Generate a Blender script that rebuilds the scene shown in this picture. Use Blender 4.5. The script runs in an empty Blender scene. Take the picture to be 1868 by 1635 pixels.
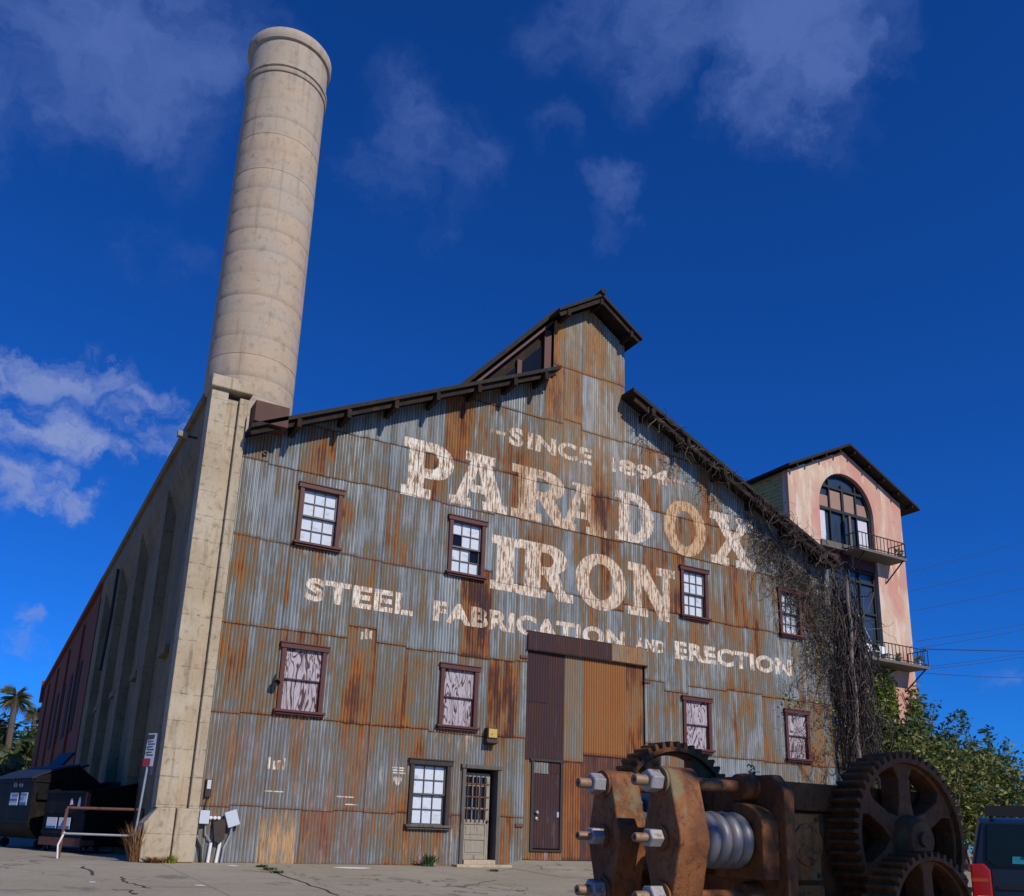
import bpy, bmesh, math, random
from math import sin, cos, pi, radians, sqrt, atan2, floor
from mathutils import Vector, Matrix
random.seed(7)
SC = bpy.context.scene
COL = SC.collection

# ------------------------------------------------------------------ camera
FPX, CX, CY = 1650.0, 934.0, 1050.0          # photo focal length and principal point in photo pixels
PITCH, ROLL, YAW = radians(16.0), radians(1.89), radians(29.56)
CAM = Vector((0.0, -19.444, 0.72))
_f = Vector((sin(YAW)*cos(PITCH), cos(YAW)*cos(PITCH), sin(PITCH)))
_r0 = Vector((cos(YAW), -sin(YAW), 0)); _u0 = _r0.cross(_f)
_r = cos(ROLL)*_r0 + sin(ROLL)*_u0; _u = -sin(ROLL)*_r0 + cos(ROLL)*_u0
cd = bpy.data.cameras.new('camera'); cam = bpy.data.objects.new('camera', cd); COL.objects.link(cam)
cd.sensor_fit = 'HORIZONTAL'; cd.sensor_width = 36.0; cd.lens = 36.0*FPX/1868.0
cd.shift_y = (CY-817.5)/1868.0; cd.clip_start = 0.05; cd.clip_end = 3000
cam.matrix_world = Matrix(((_r.x, _u.x, -_f.x, CAM.x), (_r.y, _u.y, -_f.y, CAM.y), (_r.z, _u.z, -_f.z, CAM.z), (0, 0, 0, 1)))
SC.camera = cam
def ray(px, py): return (px-CX)/FPX*_r - (py-CY)/FPX*_u + _f
def onY(px, py, Y=0.0):
    d = ray(px, py); return CAM + d*((Y-CAM.y)/d.y)
def onX(px, py, X=0.0):
    d = ray(px, py); return CAM + d*((X-CAM.x)/d.x)

# ------------------------------------------------------------------ node helper
class NT:
    def __init__(s, nt): s.nt = nt; nt.nodes.clear()
    def n(s, typ, **kw):
        nd = s.nt.nodes.new(typ)
        ins = kw.pop('ins', {})
        for k, v in kw.items(): setattr(nd, k, v)
        for k, v in ins.items(): s.set(nd.inputs[k], v)
        return nd
    def set(s, sock, v):
        if isinstance(v, bpy.types.NodeSocket): s.nt.links.new(v, sock)
        else: sock.default_value = v
    def math(s, op, a, b=None, c=None, clamp=False):
        nd = s.nt.nodes.new('ShaderNodeMath'); nd.operation = op; nd.use_clamp = clamp
        s.set(nd.inputs[0], a)
        if b is not None: s.set(nd.inputs[1], b)
        if c is not None: s.set(nd.inputs[2], c)
        return nd.outputs[0]
    def vmul(s, v, sc, off=None):
        nd = s.nt.nodes.new('ShaderNodeVectorMath'); nd.operation = 'MULTIPLY'
        s.set(nd.inputs[0], v); s.set(nd.inputs[1], sc); o = nd.outputs[0]
        if off is not None:
            n2 = s.nt.nodes.new('ShaderNodeVectorMath'); n2.operation = 'ADD'
            s.set(n2.inputs[0], o); s.set(n2.inputs[1], off); o = n2.outputs[0]
        return o
    def noise(s, vec, scale=1.0, detail=4, rough=0.55, dist=0.0):
        nd = s.n('ShaderNodeTexNoise', ins={'Vector': vec, 'Scale': scale, 'Detail': detail, 'Roughness': rough, 'Distortion': dist})
        return nd.outputs['Fac']
    def ramp(s, fac, stops, interp='LINEAR'):
        nd = s.n('ShaderNodeValToRGB'); cr = nd.color_ramp; cr.interpolation = interp
        while len(cr.elements) < len(stops): cr.elements.new(0.5)
        for e, (p, c) in zip(cr.elements, stops):
            e.position = p; e.color = (*c, 1) if len(c) == 3 else c
        s.set(nd.inputs[0], fac); return nd.outputs[0]
    def smooth(s, v, a, b, lo=0.0, hi=1.0):
        nd = s.n('ShaderNodeMapRange', interpolation_type='SMOOTHSTEP', ins={'Value': v, 'From Min': a, 'From Max': b, 'To Min': lo, 'To Max': hi})
        return nd.outputs[0]
    def mix(s, fac, a, b, mode='MIX'):
        nd = s.n('ShaderNodeMix', data_type='RGBA', blend_type=mode)
        s.set(nd.inputs[0], fac)
        s.set(nd.inputs[6], (*a, 1) if isinstance(a, tuple) and len(a) == 3 else a)
        s.set(nd.inputs[7], (*b, 1) if isinstance(b, tuple) and len(b) == 3 else b)
        return nd.outputs[2]

# ------------------------------------------------------------------ sky and sun
SUNDIR = Vector((0.22, -1.0, 0.74)).normalized()      # towards the sun
SC.view_settings.view_transform = 'Standard'; SC.view_settings.look = 'None'
SC.view_settings.exposure = 0.0; SC.view_settings.gamma = 1.0
world = bpy.data.worlds.new('World'); SC.world = world; world.use_nodes = True
W = NT(world.node_tree)
tc = W.n('ShaderNodeTexCoord').outputs['Generated']
sky = W.n('ShaderNodeTexSky', sky_type='NISHITA')
sky.sun_disc = False; sky.sun_elevation = math.asin(SUNDIR.z); sky.sun_rotation = atan2(SUNDIR.x, SUNDIR.y)
sky.altitude = 1500; sky.air_density = 1.0; sky.dust_density = 0.3; sky.ozone_density = 4.0
blue = W.mix(1.0, sky.outputs[0], (0.078, 0.48, 1.20), 'MULTIPLY')
# soft clouds: each one a patch of sky given by its direction
def skydir(px, py): return ray(px, py).normalized()
def clouds(lst, vec, nz, lo, hi):
    acc = None
    for (px, py, rpx, w) in lst:
        d = skydir(px, py)
        dt = W.n('ShaderNodeVectorMath', operation='DOT_PRODUCT', ins={0: vec, 1: tuple(d)}).outputs['Value']
        loc = sqrt(FPX**2 + (px-CX)**2 + (py-CY)**2); a = rpx/loc
        m = W.smooth(dt, cos(a), cos(a*0.1), 0.0, w)
        acc = m if acc is None else W.math('MAXIMUM', acc, m)
    return W.math('MULTIPLY', acc, W.smooth(W.math('ADD', nz, W.math('MULTIPLY', acc, .26)), lo, hi))
def warp(amp, sc):
    wn = W.n('ShaderNodeTexNoise', ins={'Vector': tc, 'Scale': sc, 'Detail': 6, 'Roughness': .6}).outputs['Color']
    wv = W.n('ShaderNodeVectorMath', operation='SUBTRACT', ins={0: wn, 1: (.5, .5, .5)}).outputs[0]
    return W.n('ShaderNodeVectorMath', operation='NORMALIZE', ins={0: W.n('ShaderNodeVectorMath', operation='ADD', ins={0: tc, 1: W.vmul(wv, (amp, amp, amp))}).outputs[0]}).outputs[0]
w1, w2 = warp(.22, 6.0), warp(.10, 14.0)
n1 = W.noise(w1, 9.0, 8, 0.62); n2 = W.noise(W.vmul(w2, (16, 16, 26), (5, 2, 1)), 1.0, 7, 0.6)
c1 = clouds([(40, 60, 230, .60), (250, 60, 260, .8), (330, 190, 170, .5), (430, 60, 120, .4), (760, 190, 130, .55), (700, 280, 120, .4), (830, 250, 120, .5), (760, 350, 90, .3), (310, 460, 110, .42), (370, 490, 80, .4),
             (1150, 345, 85, .65), (1030, 270, 75, .45), (1100, 410, 60, .3), (1240, 20, 200, .65), (1420, 30, 230, .85), (1500, 130, 150, .85), (1540, 200, 90, .6), (1080, 10, 140, .5), (1590, 70, 120, .5)], w1, n1, 0.46, 0.86)
c2 = clouds([(10, 690, 75, .75), (60, 680, 75, .85), (120, 675, 75, .8), (165, 690, 60, .7), (40, 780, 75, .8), (100, 795, 85, .95), (160, 820, 70, .9), (215, 840, 55, .8), (20, 880, 75, .8), (80, 895, 75, .9), (140, 915, 60, .8),
             (240, 755, 70, .8), (290, 775, 75, .9), (330, 800, 60, .7), (210, 715, 60, .5), (60, 1120, 45, .6), (30, 1180, 60, .5), (75, 1195, 50, .4), (1835, 1228, 45, .3)], w2, n2, 0.56, 0.86)
skycol = W.mix(c2, W.mix(c1, blue, (.92, 1.62, 4.5)), (2.35, 3.1, 6.0))
bg = W.n('ShaderNodeBackground', ins={'Color': skycol, 'Strength': 0.10})
out = W.n('ShaderNodeOutputWorld', ins={'Surface': bg.outputs[0]})
sd = bpy.data.lights.new('sun', 'SUN'); sd.energy = 3.7; sd.angle = radians(0.5); sd.color = (1.0, 0.93, 0.82)
sun = bpy.data.objects.new('sun', sd); COL.objects.link(sun)
sun.rotation_euler = (-SUNDIR).to_track_quat('-Z', 'Y').to_euler()

# ------------------------------------------------------------------ mesh helpers
WORG = {}
class MB:
    def __init__(s): s.v = []; s.f = []; s.at = []; s.cur = None
    def add(s, vs, fs, at=None):
        b = len(s.v); s.v += [tuple(q) for q in vs]; s.f += [tuple(i+b for i in f) for f in fs]
        s.at += [at or (0, 0, 0, 0)]*len(vs) if not isinstance(at, list) else at
    def box(s, x0, x1, y0, y1, z0, z1, at=None):
        s.add([(x0, y0, z0), (x1, y0, z0), (x1, y1, z0), (x0, y1, z0), (x0, y0, z1), (x1, y0, z1), (x1, y1, z1), (x0, y1, z1)],
              [(0, 3, 2, 1), (4, 5, 6, 7), (0, 1, 5, 4), (1, 2, 6, 5), (2, 3, 7, 6), (3, 0, 4, 7)], at)
    def obox(s, c, ax, ay, az, at=None):
        c, ax, ay, az = Vector(c), Vector(ax), Vector(ay), Vector(az)
        vs = [c+i*ax+j*ay+k*az for k in (-1, 1) for (i, j) in ((-1, -1), (1, -1), (1, 1), (-1, 1))]
        s.add(vs, [(0, 3, 2, 1), (4, 5, 6, 7), (0, 1, 5, 4), (1, 2, 6, 5), (2, 3, 7, 6), (3, 0, 4, 7)], at)
    def bar(s, a, b, w, h, up=(0, 0, 1), at=None):
        a, b = Vector(a), Vector(b); d = (b-a); L = d.length; d.normalize()
        sd_ = d.cross(Vector(up)).normalized(); u = sd_.cross(d)
        s.obox((a+b)/2, d*L/2, sd_*w/2, u*h/2, at)
    def prism(s, poly, mp, d0, d1, at=None):
        n = len(poly)
        vs = [mp(p[0], p[1], d0) for p in poly] + [mp(p[0], p[1], d1) for p in poly]
        s.add(vs, [tuple(range(n))[::-1], tuple(range(n, 2*n))] + [(i, (i+1) % n, n+(i+1) % n, n+i) for i in range(n)], at)
    def tube(s, pts, r, n=8, caps=True, at=None):
        pts = [Vector(p) for p in pts]; rs = r if isinstance(r, (list, tuple)) else [r]*len(pts)
        vs = []; fs = []; pu = None
        for i, p in enumerate(pts):
            d = (pts[min(i+1, len(pts)-1)] - pts[max(i-1, 0)])
            if d.length < 1e-9: d = Vector((0, 0, 1))
            d.normalize()
            if pu is None:
                pu = d.orthogonal().normalized()
            else:
                pu = pu - d*pu.dot(d)
                pu = pu.normalized() if pu.length > 1e-6 else d.orthogonal().normalized()
            q = d.cross(pu)
            for k in range(n):
                a = 2*pi*k/n; vs.append(p + rs[i]*(cos(a)*pu + sin(a)*q))
        for i in range(len(pts)-1):
            for k in range(n): fs.append((i*n+k, i*n+(k+1) % n, (i+1)*n+(k+1) % n, (i+1)*n+k))
        if caps: fs += [tuple(range(n))[::-1], tuple(range((len(pts)-1)*n, len(pts)*n))]
        s.add(vs, fs, at)
    def lathe(s, prof, org, axis=(0, 0, 1), n=24, at=None, a0=0.0, closed=False):
        axis = Vector(axis).normalized(); e1 = axis.orthogonal().normalized(); e2 = axis.cross(e1); org = Vector(org)
        vs = []; fs = []
        for (r, h) in prof:
            for k in range(n):
                a = a0+2*pi*k/n; vs.append(org + axis*h + r*(cos(a)*e1+sin(a)*e2))
        m = len(prof)
        for i in range(m-1 if not closed else m):
            j = (i+1) % m
            for k in range(n): fs.append((i*n+k, i*n+(k+1) % n, j*n+(k+1) % n, j*n+k))
        if not closed: fs += [tuple(range(n))[::-1], tuple(range((m-1)*n, m*n))]
        s.add(vs, fs, at)
    def build(s, name, mat, parent=None, smooth=False, bevel=0.0, local=False, attr=None):
        me = bpy.data.meshes.new(name)
        off = Vector((0, 0, 0)) if (local or parent is None) else WORG.get(parent.name, Vector((0, 0, 0)))
        me.from_pydata([(a-off.x, b-off.y, c-off.z) for (a, b, c) in s.v], [], s.f)
        bm = bmesh.new(); bm.from_mesh(me)
        bmesh.ops.recalc_face_normals(bm, faces=bm.faces) if len(bm.faces) < 60000 and attr is None else None
        bm.to_mesh(me); bm.free()
        if attr:
            ca = me.color_attributes.new(attr, 'FLOAT_COLOR', 'POINT')
            flat = [c for q in s.at for c in q]; ca.data.foreach_set('color', flat)
        me.materials.append(mat)
        o = bpy.data.objects.new(name, me); COL.objects.link(o)
        if parent is not None:
            o.parent = parent; WORG[o.name] = off
        else: WORG[o.name] = Vector((0, 0, 0))
        if smooth:
            me.polygons.foreach_set('use_smooth', [True]*len(me.polygons))
            try: me.set_sharp_from_angle(angle=radians(35))
            except Exception: pass
        if bevel > 0:
            m = o.modifiers.new('bevel', 'BEVEL'); m.width = bevel; m.segments = 2; m.limit_method = 'ANGLE'; m.angle_limit = radians(40)
        return o
def thing(name, label, cat, loc=(0, 0, 0), rotz=0.0, group=None):
    o = bpy.data.objects.new(name, None); COL.objects.link(o); o.empty_display_size = 0.2
    o.location = loc; o.rotation_euler = (0, 0, rotz); o['label'] = label; o['category'] = cat
    if group: o['group'] = group
    WORG[o.name] = Vector(loc); return o
def tag(o, label, cat, group=None):
    o['label'] = label; o['category'] = cat
    if group: o['group'] = group
    return o
def struct(o, kind='structure'): o['kind'] = kind; return o
XZ = lambda a, b, d: (a, d, b)
YZ = lambda a, b, d: (d, a, b)
XY = lambda a, b, d: (a, b, d)

# ------------------------------------------------------------------ materials
def newmat(name):
    m = bpy.data.materials.new(name); m.use_nodes = True
    return m, NT(m.node_tree)
def finish(N, color, rough=0.7, metal=0.0, bump=None, bstr=0.3, bdist=0.02, spec=0.4, extra=None):
    p = N.n('ShaderNodeBsdfPrincipled', ins={'Base Color': color if not (isinstance(color, tuple) and len(color) == 3) else (*color, 1),
            'Roughness': rough, 'Metallic': metal, 'Specular IOR Level': spec})
    if extra:
        for k, v in extra.items(): N.set(p.inputs[k], v)
    if bump is not None:
        b = N.n('ShaderNodeBump', ins={'Height': bump, 'Strength': bstr, 'Distance': bdist}); N.set(p.inputs['Normal'], b.outputs[0])
    N.n('ShaderNodeOutputMaterial', ins={'Surface': p.outputs[0]})
    return p
def simple(name, c, rough=0.6, metal=0.0, var=0.25, scale=4.0, spec=0.4, dirt=None, stretch=(1, 1, 1), bstr=0.15):
    m, N = newmat(name); v = N.n('ShaderNodeTexCoord').outputs['Object']
    vv = N.vmul(v, stretch)
    a = N.noise(vv, scale, 5, 0.6); b = N.noise(vv, scale*7, 4, 0.6)
    k = N.math('MULTIPLY_ADD', a, 2*var, 1-var); k = N.math('MULTIPLY', k, N.math('MULTIPLY_ADD', b, var, 1-var/2))
    col = N.n('ShaderNodeVectorMath', operation='SCALE', ins={0: c, 'Scale': k}).outputs[0]
    if dirt: col = N.mix(N.smooth(a, 0.5, 0.72), col, dirt)
    finish(N, col, rough, metal, b, bstr, 0.01, spec); return m

RUST = [(0.0, (.29, .31, .305)), (.16, (.205, .22, .21)), (.30, (.15, .14, .108)), (.42, (.235, .145, .062)), (.55, (.34, .112, .022)), (.68, (.16, .052, .018)), (.84, (.075, .03, .018)), (1.0, (.05, .026, .030))]
RUST2 = [(0.0, (.33, .345, .335)), (.16, (.235, .245, .225)), (.30, (.18, .155, .11)), (.42, (.21, .12, .055)), (.55, (.21, .078, .030)), (.68, (.105, .042, .026)), (.84, (.07, .03, .026)), (1.0, (.05, .026, .030))]
WL, AMP = 0.0762, 0.0115
def sheet_nodes(N):
    v = N.n('ShaderNodeTexCoord').outputs['Object']
    at = N.n('ShaderNodeAttribute', attribute_name='sheet')
    sp = N.n('ShaderNodeSeparateColor', ins={0: at.outputs['Color']})
    R, G, B = sp.outputs[0], sp.outputs[1], sp.outputs[2]; S = at.outputs['Alpha']
    so = N.n('ShaderNodeCombineXYZ', ins={0: N.math('MULTIPLY', S, 37.0), 1: 0.0, 2: N.math('MULTIPLY', S, 71.0)}).outputs[0]
    def vec(a, c):
        q = N.n('ShaderNodeVectorMath', operation='ADD', ins={0: N.vmul(v, (a, 0, c)), 1: so}); return q.outputs[0]
    streak = N.noise(vec(7.0, .38), 1.0, 4, 0.6); blotch = N.noise(vec(1.3, .55), 1.0, 4, 0.6, 0.4); fine = N.noise(vec(34.0, 3.0), 1.0, 4, 0.65)
    vfine = N.noise(vec(110, 28.0), 1.0, 3, 0.6)
    t = N.math('MULTIPLY', N.math('SUBTRACT', streak, .5), 1.75)
    t = N.math('ADD', t, N.math('MULTIPLY', N.math('SUBTRACT', blotch, .5), 1.5))
    t = N.math('ADD', t, N.math('MULTIPLY', N.math('SUBTRACT', fine, .5), .75))
    t = N.math('MULTIPLY_ADD', t, G, R)
    # rust that starts at sheet laps and in valleys, there also painting in shade
    e = N.math('MAXIMUM', N.smooth(B, .97, 1.0), N.math('MULTIPLY', N.smooth(B, .05, 0.0), .8))
    t = N.math('ADD', t, N.math('MULTIPLY', e, .22))
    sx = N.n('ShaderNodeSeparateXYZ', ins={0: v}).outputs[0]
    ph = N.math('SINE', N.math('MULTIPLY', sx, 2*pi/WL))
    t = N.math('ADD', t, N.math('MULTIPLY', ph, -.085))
    idx = N.math('FLOOR', N.math('DIVIDE', sx, WL))
    sz = N.n('ShaderNodeSeparateXYZ', ins={0: v}).outputs[2]
    rn = N.noise(N.n('ShaderNodeCombineXYZ', ins={0: N.math('MULTIPLY', idx, 1.37), 1: N.math('MULTIPLY', S, 9.0), 2: N.math('MULTIPLY', sz, .8)}).outputs[0], 1.0, 3, .6)
    t = N.math('ADD', t, N.math('MULTIPLY', N.math('SUBTRACT', rn, .5), N.math('MULTIPLY', G, 1.5)))
    gb = N.noise(N.vmul(v, (.55, 0, .42)), 1.0, 6, .62, .5); t = N.math('ADD', t, N.math('MULTIPLY', N.math('SUBTRACT', gb, .5), N.math('MULTIPLY', G, 1.3)))
    hue = N.noise(N.vmul(v, (2.3, 0, .9), (7, 0, 3)), 1.0, 4, .6)
    c = N.mix(N.math('MULTIPLY', N.smooth(hue, .42, .62), N.smooth(G, .12, .35)), N.ramp(t, RUST), N.ramp(t, RUST2))
    k = N.math('MULTIPLY_ADD', vfine, .7, .65); k = N.math('MULTIPLY', k, N.math('MULTIPLY_ADD', ph, .30, .90))  # valleys darkened, ridges lightened: wave shading painted into the colour
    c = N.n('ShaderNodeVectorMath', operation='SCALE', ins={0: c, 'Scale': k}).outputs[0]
    lap = N.math('MAXIMUM', N.smooth(B, .012, .0), N.smooth(B, .988, 1.0))
    c = N.mix(N.math('MULTIPLY', lap, N.smooth(streak, .3, .55)), c, (.045, .024, .014))
    return v, c, t, streak, blotch, fine, vfine, B, ph, rn
def sheet_mat():
    m, N = newmat('corrugated_iron')
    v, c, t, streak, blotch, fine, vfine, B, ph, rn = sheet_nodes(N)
    wa = N.n('ShaderNodeAttribute', attribute_name='wash'); ws = N.n('ShaderNodeSeparateColor', ins={0: wa.outputs['Color']})
    wm = N.math('MULTIPLY', N.math('MINIMUM', N.math('MULTIPLY', ws.outputs[0], 1.6), 1.0), N.smooth(N.math('ADD', N.math('MULTIPLY', rn, .7), N.math('ADD', N.math('MULTIPLY', streak, .35), N.math('MULTIPLY', fine, .5))), .80, 1.02))
    c = N.mix(wm, c, (.56, .53, .52))
    seam = N.math('MULTIPLY', N.smooth(wa.outputs['Alpha'], .016, .006), N.smooth(blotch, .3, .5))
    c = N.mix(N.math('MULTIPLY', seam, .8), c, (.04, .024, .016))
    # a red-lilac and an ochre wash of old paint on some sheets
    c = N.mix(N.math('MULTIPLY', ws.outputs[1], N.smooth(fine, .35, .7)), c, (.21, .125, .12))
    c = N.mix(N.math('MULTIPLY', ws.outputs[2], N.smooth(N.math('ADD', fine, N.math('MULTIPLY', streak, .4)), .5, .85)), c, (.62, .37, .16))
    rough = N.smooth(t, .1, .5, .5, .85)
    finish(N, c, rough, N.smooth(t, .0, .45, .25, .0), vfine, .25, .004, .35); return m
M = {}
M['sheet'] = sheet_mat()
def paint_mat():
    m, N = newmat('sign_paint')
    v = N.n('ShaderNodeTexCoord').outputs['Object']
    at = N.n('ShaderNodeAttribute', attribute_name='sheet'); sp = N.n('ShaderNodeSeparateColor', ins={0: at.outputs['Color']})
    fade, orange = sp.outputs[0], sp.outputs[1]
    streak = N.noise(N.vmul(v, (8, 0, .45)), 1.0, 4, .6); chips = N.noise(N.vmul(v, (19, 0, 2.8)), 1.0, 5, .75); fine = N.noise(N.vmul(v, (70, 0, 20)), 1.0, 3, .6)
    sx = N.n('ShaderNodeSeparateXYZ', ins={0: v}).outputs[0]
    ph = N.math('SINE', N.math('MULTIPLY', sx, 2*pi/WL))
    c = N.mix(N.math('MULTIPLY', orange, N.smooth(streak, .25, .75, .5, 1.0)), (.86, .79, .65), (.62, .33, .10))
    c = N.mix(N.smooth(chips, .46, .57, 0, .9), c, (.25, .12, .06))
    k = N.math('MULTIPLY_ADD', fine, .5, .75); k = N.math('MULTIPLY', k, N.math('MULTIPLY_ADD', ph, .1, .95))
    c = N.n('ShaderNodeVectorMath', operation='SCALE', ins={0: c, 'Scale': k}).outputs[0]
    w = N.math('ADD', N.math('MULTIPLY', streak, .75), N.math('MULTIPLY', chips, .6)); w = N.math('ADD', w, N.math('MULTIPLY', ph, -.05))
    al = N.smooth(N.math('SUBTRACT', w, N.math('MULTIPLY', fade, .62)), .22, .42)
    p = N.n('ShaderNodeBsdfPrincipled', ins={'Base Color': c, 'Roughness': .85, 'Specular IOR Level': .2, 'Alpha': al})
    N.n('ShaderNodeOutputMaterial', ins={'Surface': p.outputs[0]}); return m
M['paint'] = paint_mat()
def concrete(name, base, dark, tan=None, lines=0.0, scale=1.0, streak=1.0):
    m, N = newmat(name); v = N.n('ShaderNodeTexCoord').outputs['Object']
    a = N.noise(v, .8*scale, 5, .6); b = N.noise(v, 5*scale, 6, .65); d = N.noise(N.vmul(v, (6, 6, .5)), scale, 4, .6); e = N.noise(v, 40*scale, 4, .6)
    c = N.mix(N.smooth(a, .35, .68), base, tan or base)
    c = N.mix(N.smooth(b, .5, .75, 0, .7), c, dark)
    c = N.mix(N.math('MULTIPLY', N.smooth(d, .52, .75, 0, .6), streak), c, dark)
    k = N.math('MULTIPLY_ADD', e, .5, .75); c = N.n('ShaderNodeVectorMath', operation='SCALE', ins={0: c, 'Scale': k}).outputs[0]
    h = N.math('ADD', N.math('MULTIPLY', b, .7), N.math('MULTIPLY', e, .5))
    if lines > 0:
        z = N.n('ShaderNodeSeparateXYZ', ins={0: v}).outputs[2]
        zz = N.math('ADD', z, N.math('MULTIPLY', a, .06))
        fr = N.math('FRACT', N.math('DIVIDE', zz, lines))
        ln = N.math('MULTIPLY', N.smooth(N.math('ABSOLUTE', N.math('SUBTRACT', fr, .5)), .46, .5), N.smooth(b, .38, .6))
        c = N.mix(N.math('MULTIPLY', ln, .6), c, dark); h = N.math('SUBTRACT', h, N.math('MULTIPLY', ln, .6))
    finish(N, c, .9, 0, h, .5, .02, .2); return m
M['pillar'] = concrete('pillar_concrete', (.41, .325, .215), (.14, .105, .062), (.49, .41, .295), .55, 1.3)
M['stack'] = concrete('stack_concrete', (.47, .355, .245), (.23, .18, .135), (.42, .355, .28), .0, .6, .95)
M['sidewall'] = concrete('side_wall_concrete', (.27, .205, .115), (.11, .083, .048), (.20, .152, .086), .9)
M['ground'] = None
def ground_mat():
    m, N = newmat('worn_concrete_paving'); v = N.n('ShaderNodeTexCoord').outputs['Object']
    a = N.noise(v, .35, 5, .6); b = N.noise(v, 2.2, 6, .65); e = N.noise(v, 55, 4, .65); st = N.noise(N.vmul(v, (.5, 2.5, 1)), 1, 5, .6)
    c = N.mix(N.smooth(a, .35, .65), (.305, .265, .195), (.345, .305, .235)); c = N.mix(N.smooth(b, .5, .75, 0, .5), c, (.22, .20, .16))
    c = N.mix(N.smooth(st, .56, .72, 0, .4), c, (.17, .155, .13))
    vo = N.n('ShaderNodeTexVoronoi', feature='DISTANCE_TO_EDGE', ins={'Vector': N.vmul(v, (.28, .22, 1), None), 'Scale': 1.0, 'Randomness': 1.0})
    dist = N.n('ShaderNodeVectorMath', operation='ADD', ins={0: N.vmul(v, (.28, .22, 0)), 1: N.n('ShaderNodeVectorMath', operation='SCALE', ins={0: N.n('ShaderNodeTexNoise', ins={'Vector': v, 'Scale': .9, 'Detail': 6}).outputs['Color'], 'Scale': .35}).outputs[0]}).outputs[0]
    N.set(vo.inputs['Vector'], dist)
    ck = N.math('MULTIPLY', N.smooth(vo.outputs['Distance'], .006, .001), N.smooth(a, .42, .55))
    c = N.mix(N.math('MULTIPLY', ck, .8), c, (.06, .055, .04))
    oil = N.noise(N.vmul(v, (1.1, .8, 1), (4, 9, 0)), 1, 4, .6)
    c = N.mix(N.smooth(oil, .60, .70, 0, .55), c, (.10, .088, .07)); sp_ = N.noise(v, 18, 3, .6)
    c = N.mix(N.smooth(sp_, .62, .70, 0, .6), c, (.12, .10, .08)); c = N.mix(N.smooth(sp_, .36, .30, 0, .5), c, (.44, .40, .33))
    jx = N.n('ShaderNodeSeparateXYZ', ins={0: v}); fr = N.math('ABSOLUTE', N.math('SUBTRACT', N.math('FRACT', N.math('MULTIPLY_ADD', jx.outputs[0], .19, .37)), .5)); fy = N.math('ABSOLUTE', N.math('SUBTRACT', N.math('FRACT', N.math('MULTIPLY_ADD', jx.outputs[1], .23, .2)), .5))
    jn = N.math('MAXIMUM', N.smooth(fr, .4965, .4985), N.smooth(fy, .496, .498)); c = N.mix(N.math('MULTIPLY', jn, .55), c, (.09, .08, .06))
    k = N.math('MULTIPLY_ADD', e, .8, .6); c = N.n('ShaderNodeVectorMath', operation='SCALE', ins={0: c, 'Scale': k}).outputs[0]
    finish(N, c, .92, 0, e, .5, .012, .2); return m
M['ground'] = ground_mat()
def brick_mat():
    m, N = newmat('dark_red_brick'); v = N.n('ShaderNodeTexCoord').outputs['Object']
    s_ = N.n('ShaderNodeSeparateXYZ', ins={0: v}); q = N.n('ShaderNodeCombineXYZ', ins={0: s_.outputs[1], 1: s_.outputs[2], 2: 0.0}).outputs[0]
    br = N.n('ShaderNodeTexBrick', ins={'Vector': q, 'Color1': (.26, .050, .011, 1), 'Color2': (.19, .038, .010, 1), 'Mortar': (.17, .075, .026, 1), 'Scale': 1.0, 'Mortar Size': .008, 'Brick Width': .22, 'Row Height': .075})
    a = N.noise(v, 1.2, 5, .6)
    c = N.mix(N.smooth(a, .45, .7, 0, .5), br.outputs[0], (.12, .045, .02)); finish(N, c, .9, 0, br.outputs['Fac'], -.3, .01); return m
M['brick'] = brick_mat()
def plywood_mat():
    m, N = newmat('weathered_plywood'); v = N.n('ShaderNodeTexCoord').outputs['Object']
    a = N.noise(N.vmul(v, (2.6, 0, .62)), 1.0, 3, .5, .7)
    fr = N.math('FRACT', N.math('MULTIPLY', a, 17.0))
    g = N.math('ABSOLUTE', N.math('SUBTRACT', fr, .5)); b = N.noise(N.vmul(v, (40, 0, 5)), 1, 4, .6); d = N.noise(N.vmul(v, (9, 0, 1.0)), 1, 4, .6)
    c = N.mix(N.smooth(g, .10, .22), (.07, .035, .035), (.44, .395, .42))
    c = N.mix(N.smooth(b, .45, .7, 0, .6), c, (.17, .10, .11)); c = N.mix(N.smooth(d, .55, .7, 0, .55), c, (.11, .045, .035))
    finish(N, c, .8, 0, g, .3, .01); return m
M['plywood'] = plywood_mat()
M['trim'] = simple('oxblood_trim_paint', (.085, .022, .017), .6, 0, .3, 6, .4)
M['grey_wood'] = simple('bare_grey_wood', (.13, .11, .095), .85, 0, .5, 3, .2, (.035, .03, .028), (8, 8, .8))
M['dark_wood'] = simple('dark_weathered_wood', (.05, .042, .038), .8, 0, .4, 3, .2, None, (6, 6, .8))
M['bleached_wood'] = simple('bleached_door_wood', (.31, .275, .215), .85, 0, .35, 3, .2, (.13, .10, .07), (8, 8, .7))
M['blind'] = simple('white_blind_behind_glass', (.64, .68, .72), .10, 0, .22, 3.5, .5, (.42, .45, .47), (1, 1, 1.6))
M['sash'] = simple('sash_paint', (.16, .13, .115), .6, 0, .3, 6)
M['dark_glass'] = simple('dark_window_glass', (.008, .009, .011), .08, 0, .2, 3, .3, bstr=.02)
M['void'] = simple('dark_interior', (.012, .011, .010), .9)
M['roofmetal'] = simple('dark_roof_iron', (.022, .017, .014), .75, .2, .5, 2.5, .3, (.045, .022, .01), (5, 1, 1))
M['roofwood'] = simple('dark_roof_timber', (.026, .017, .012), .85, 0, .45, 4, .2, (.06, .03, .014))
M['black_metal'] = simple('black_dumpster_steel', (.008, .0075, .007), .6, .0, .4, 3, .14, (.028, .02, .015))
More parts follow.
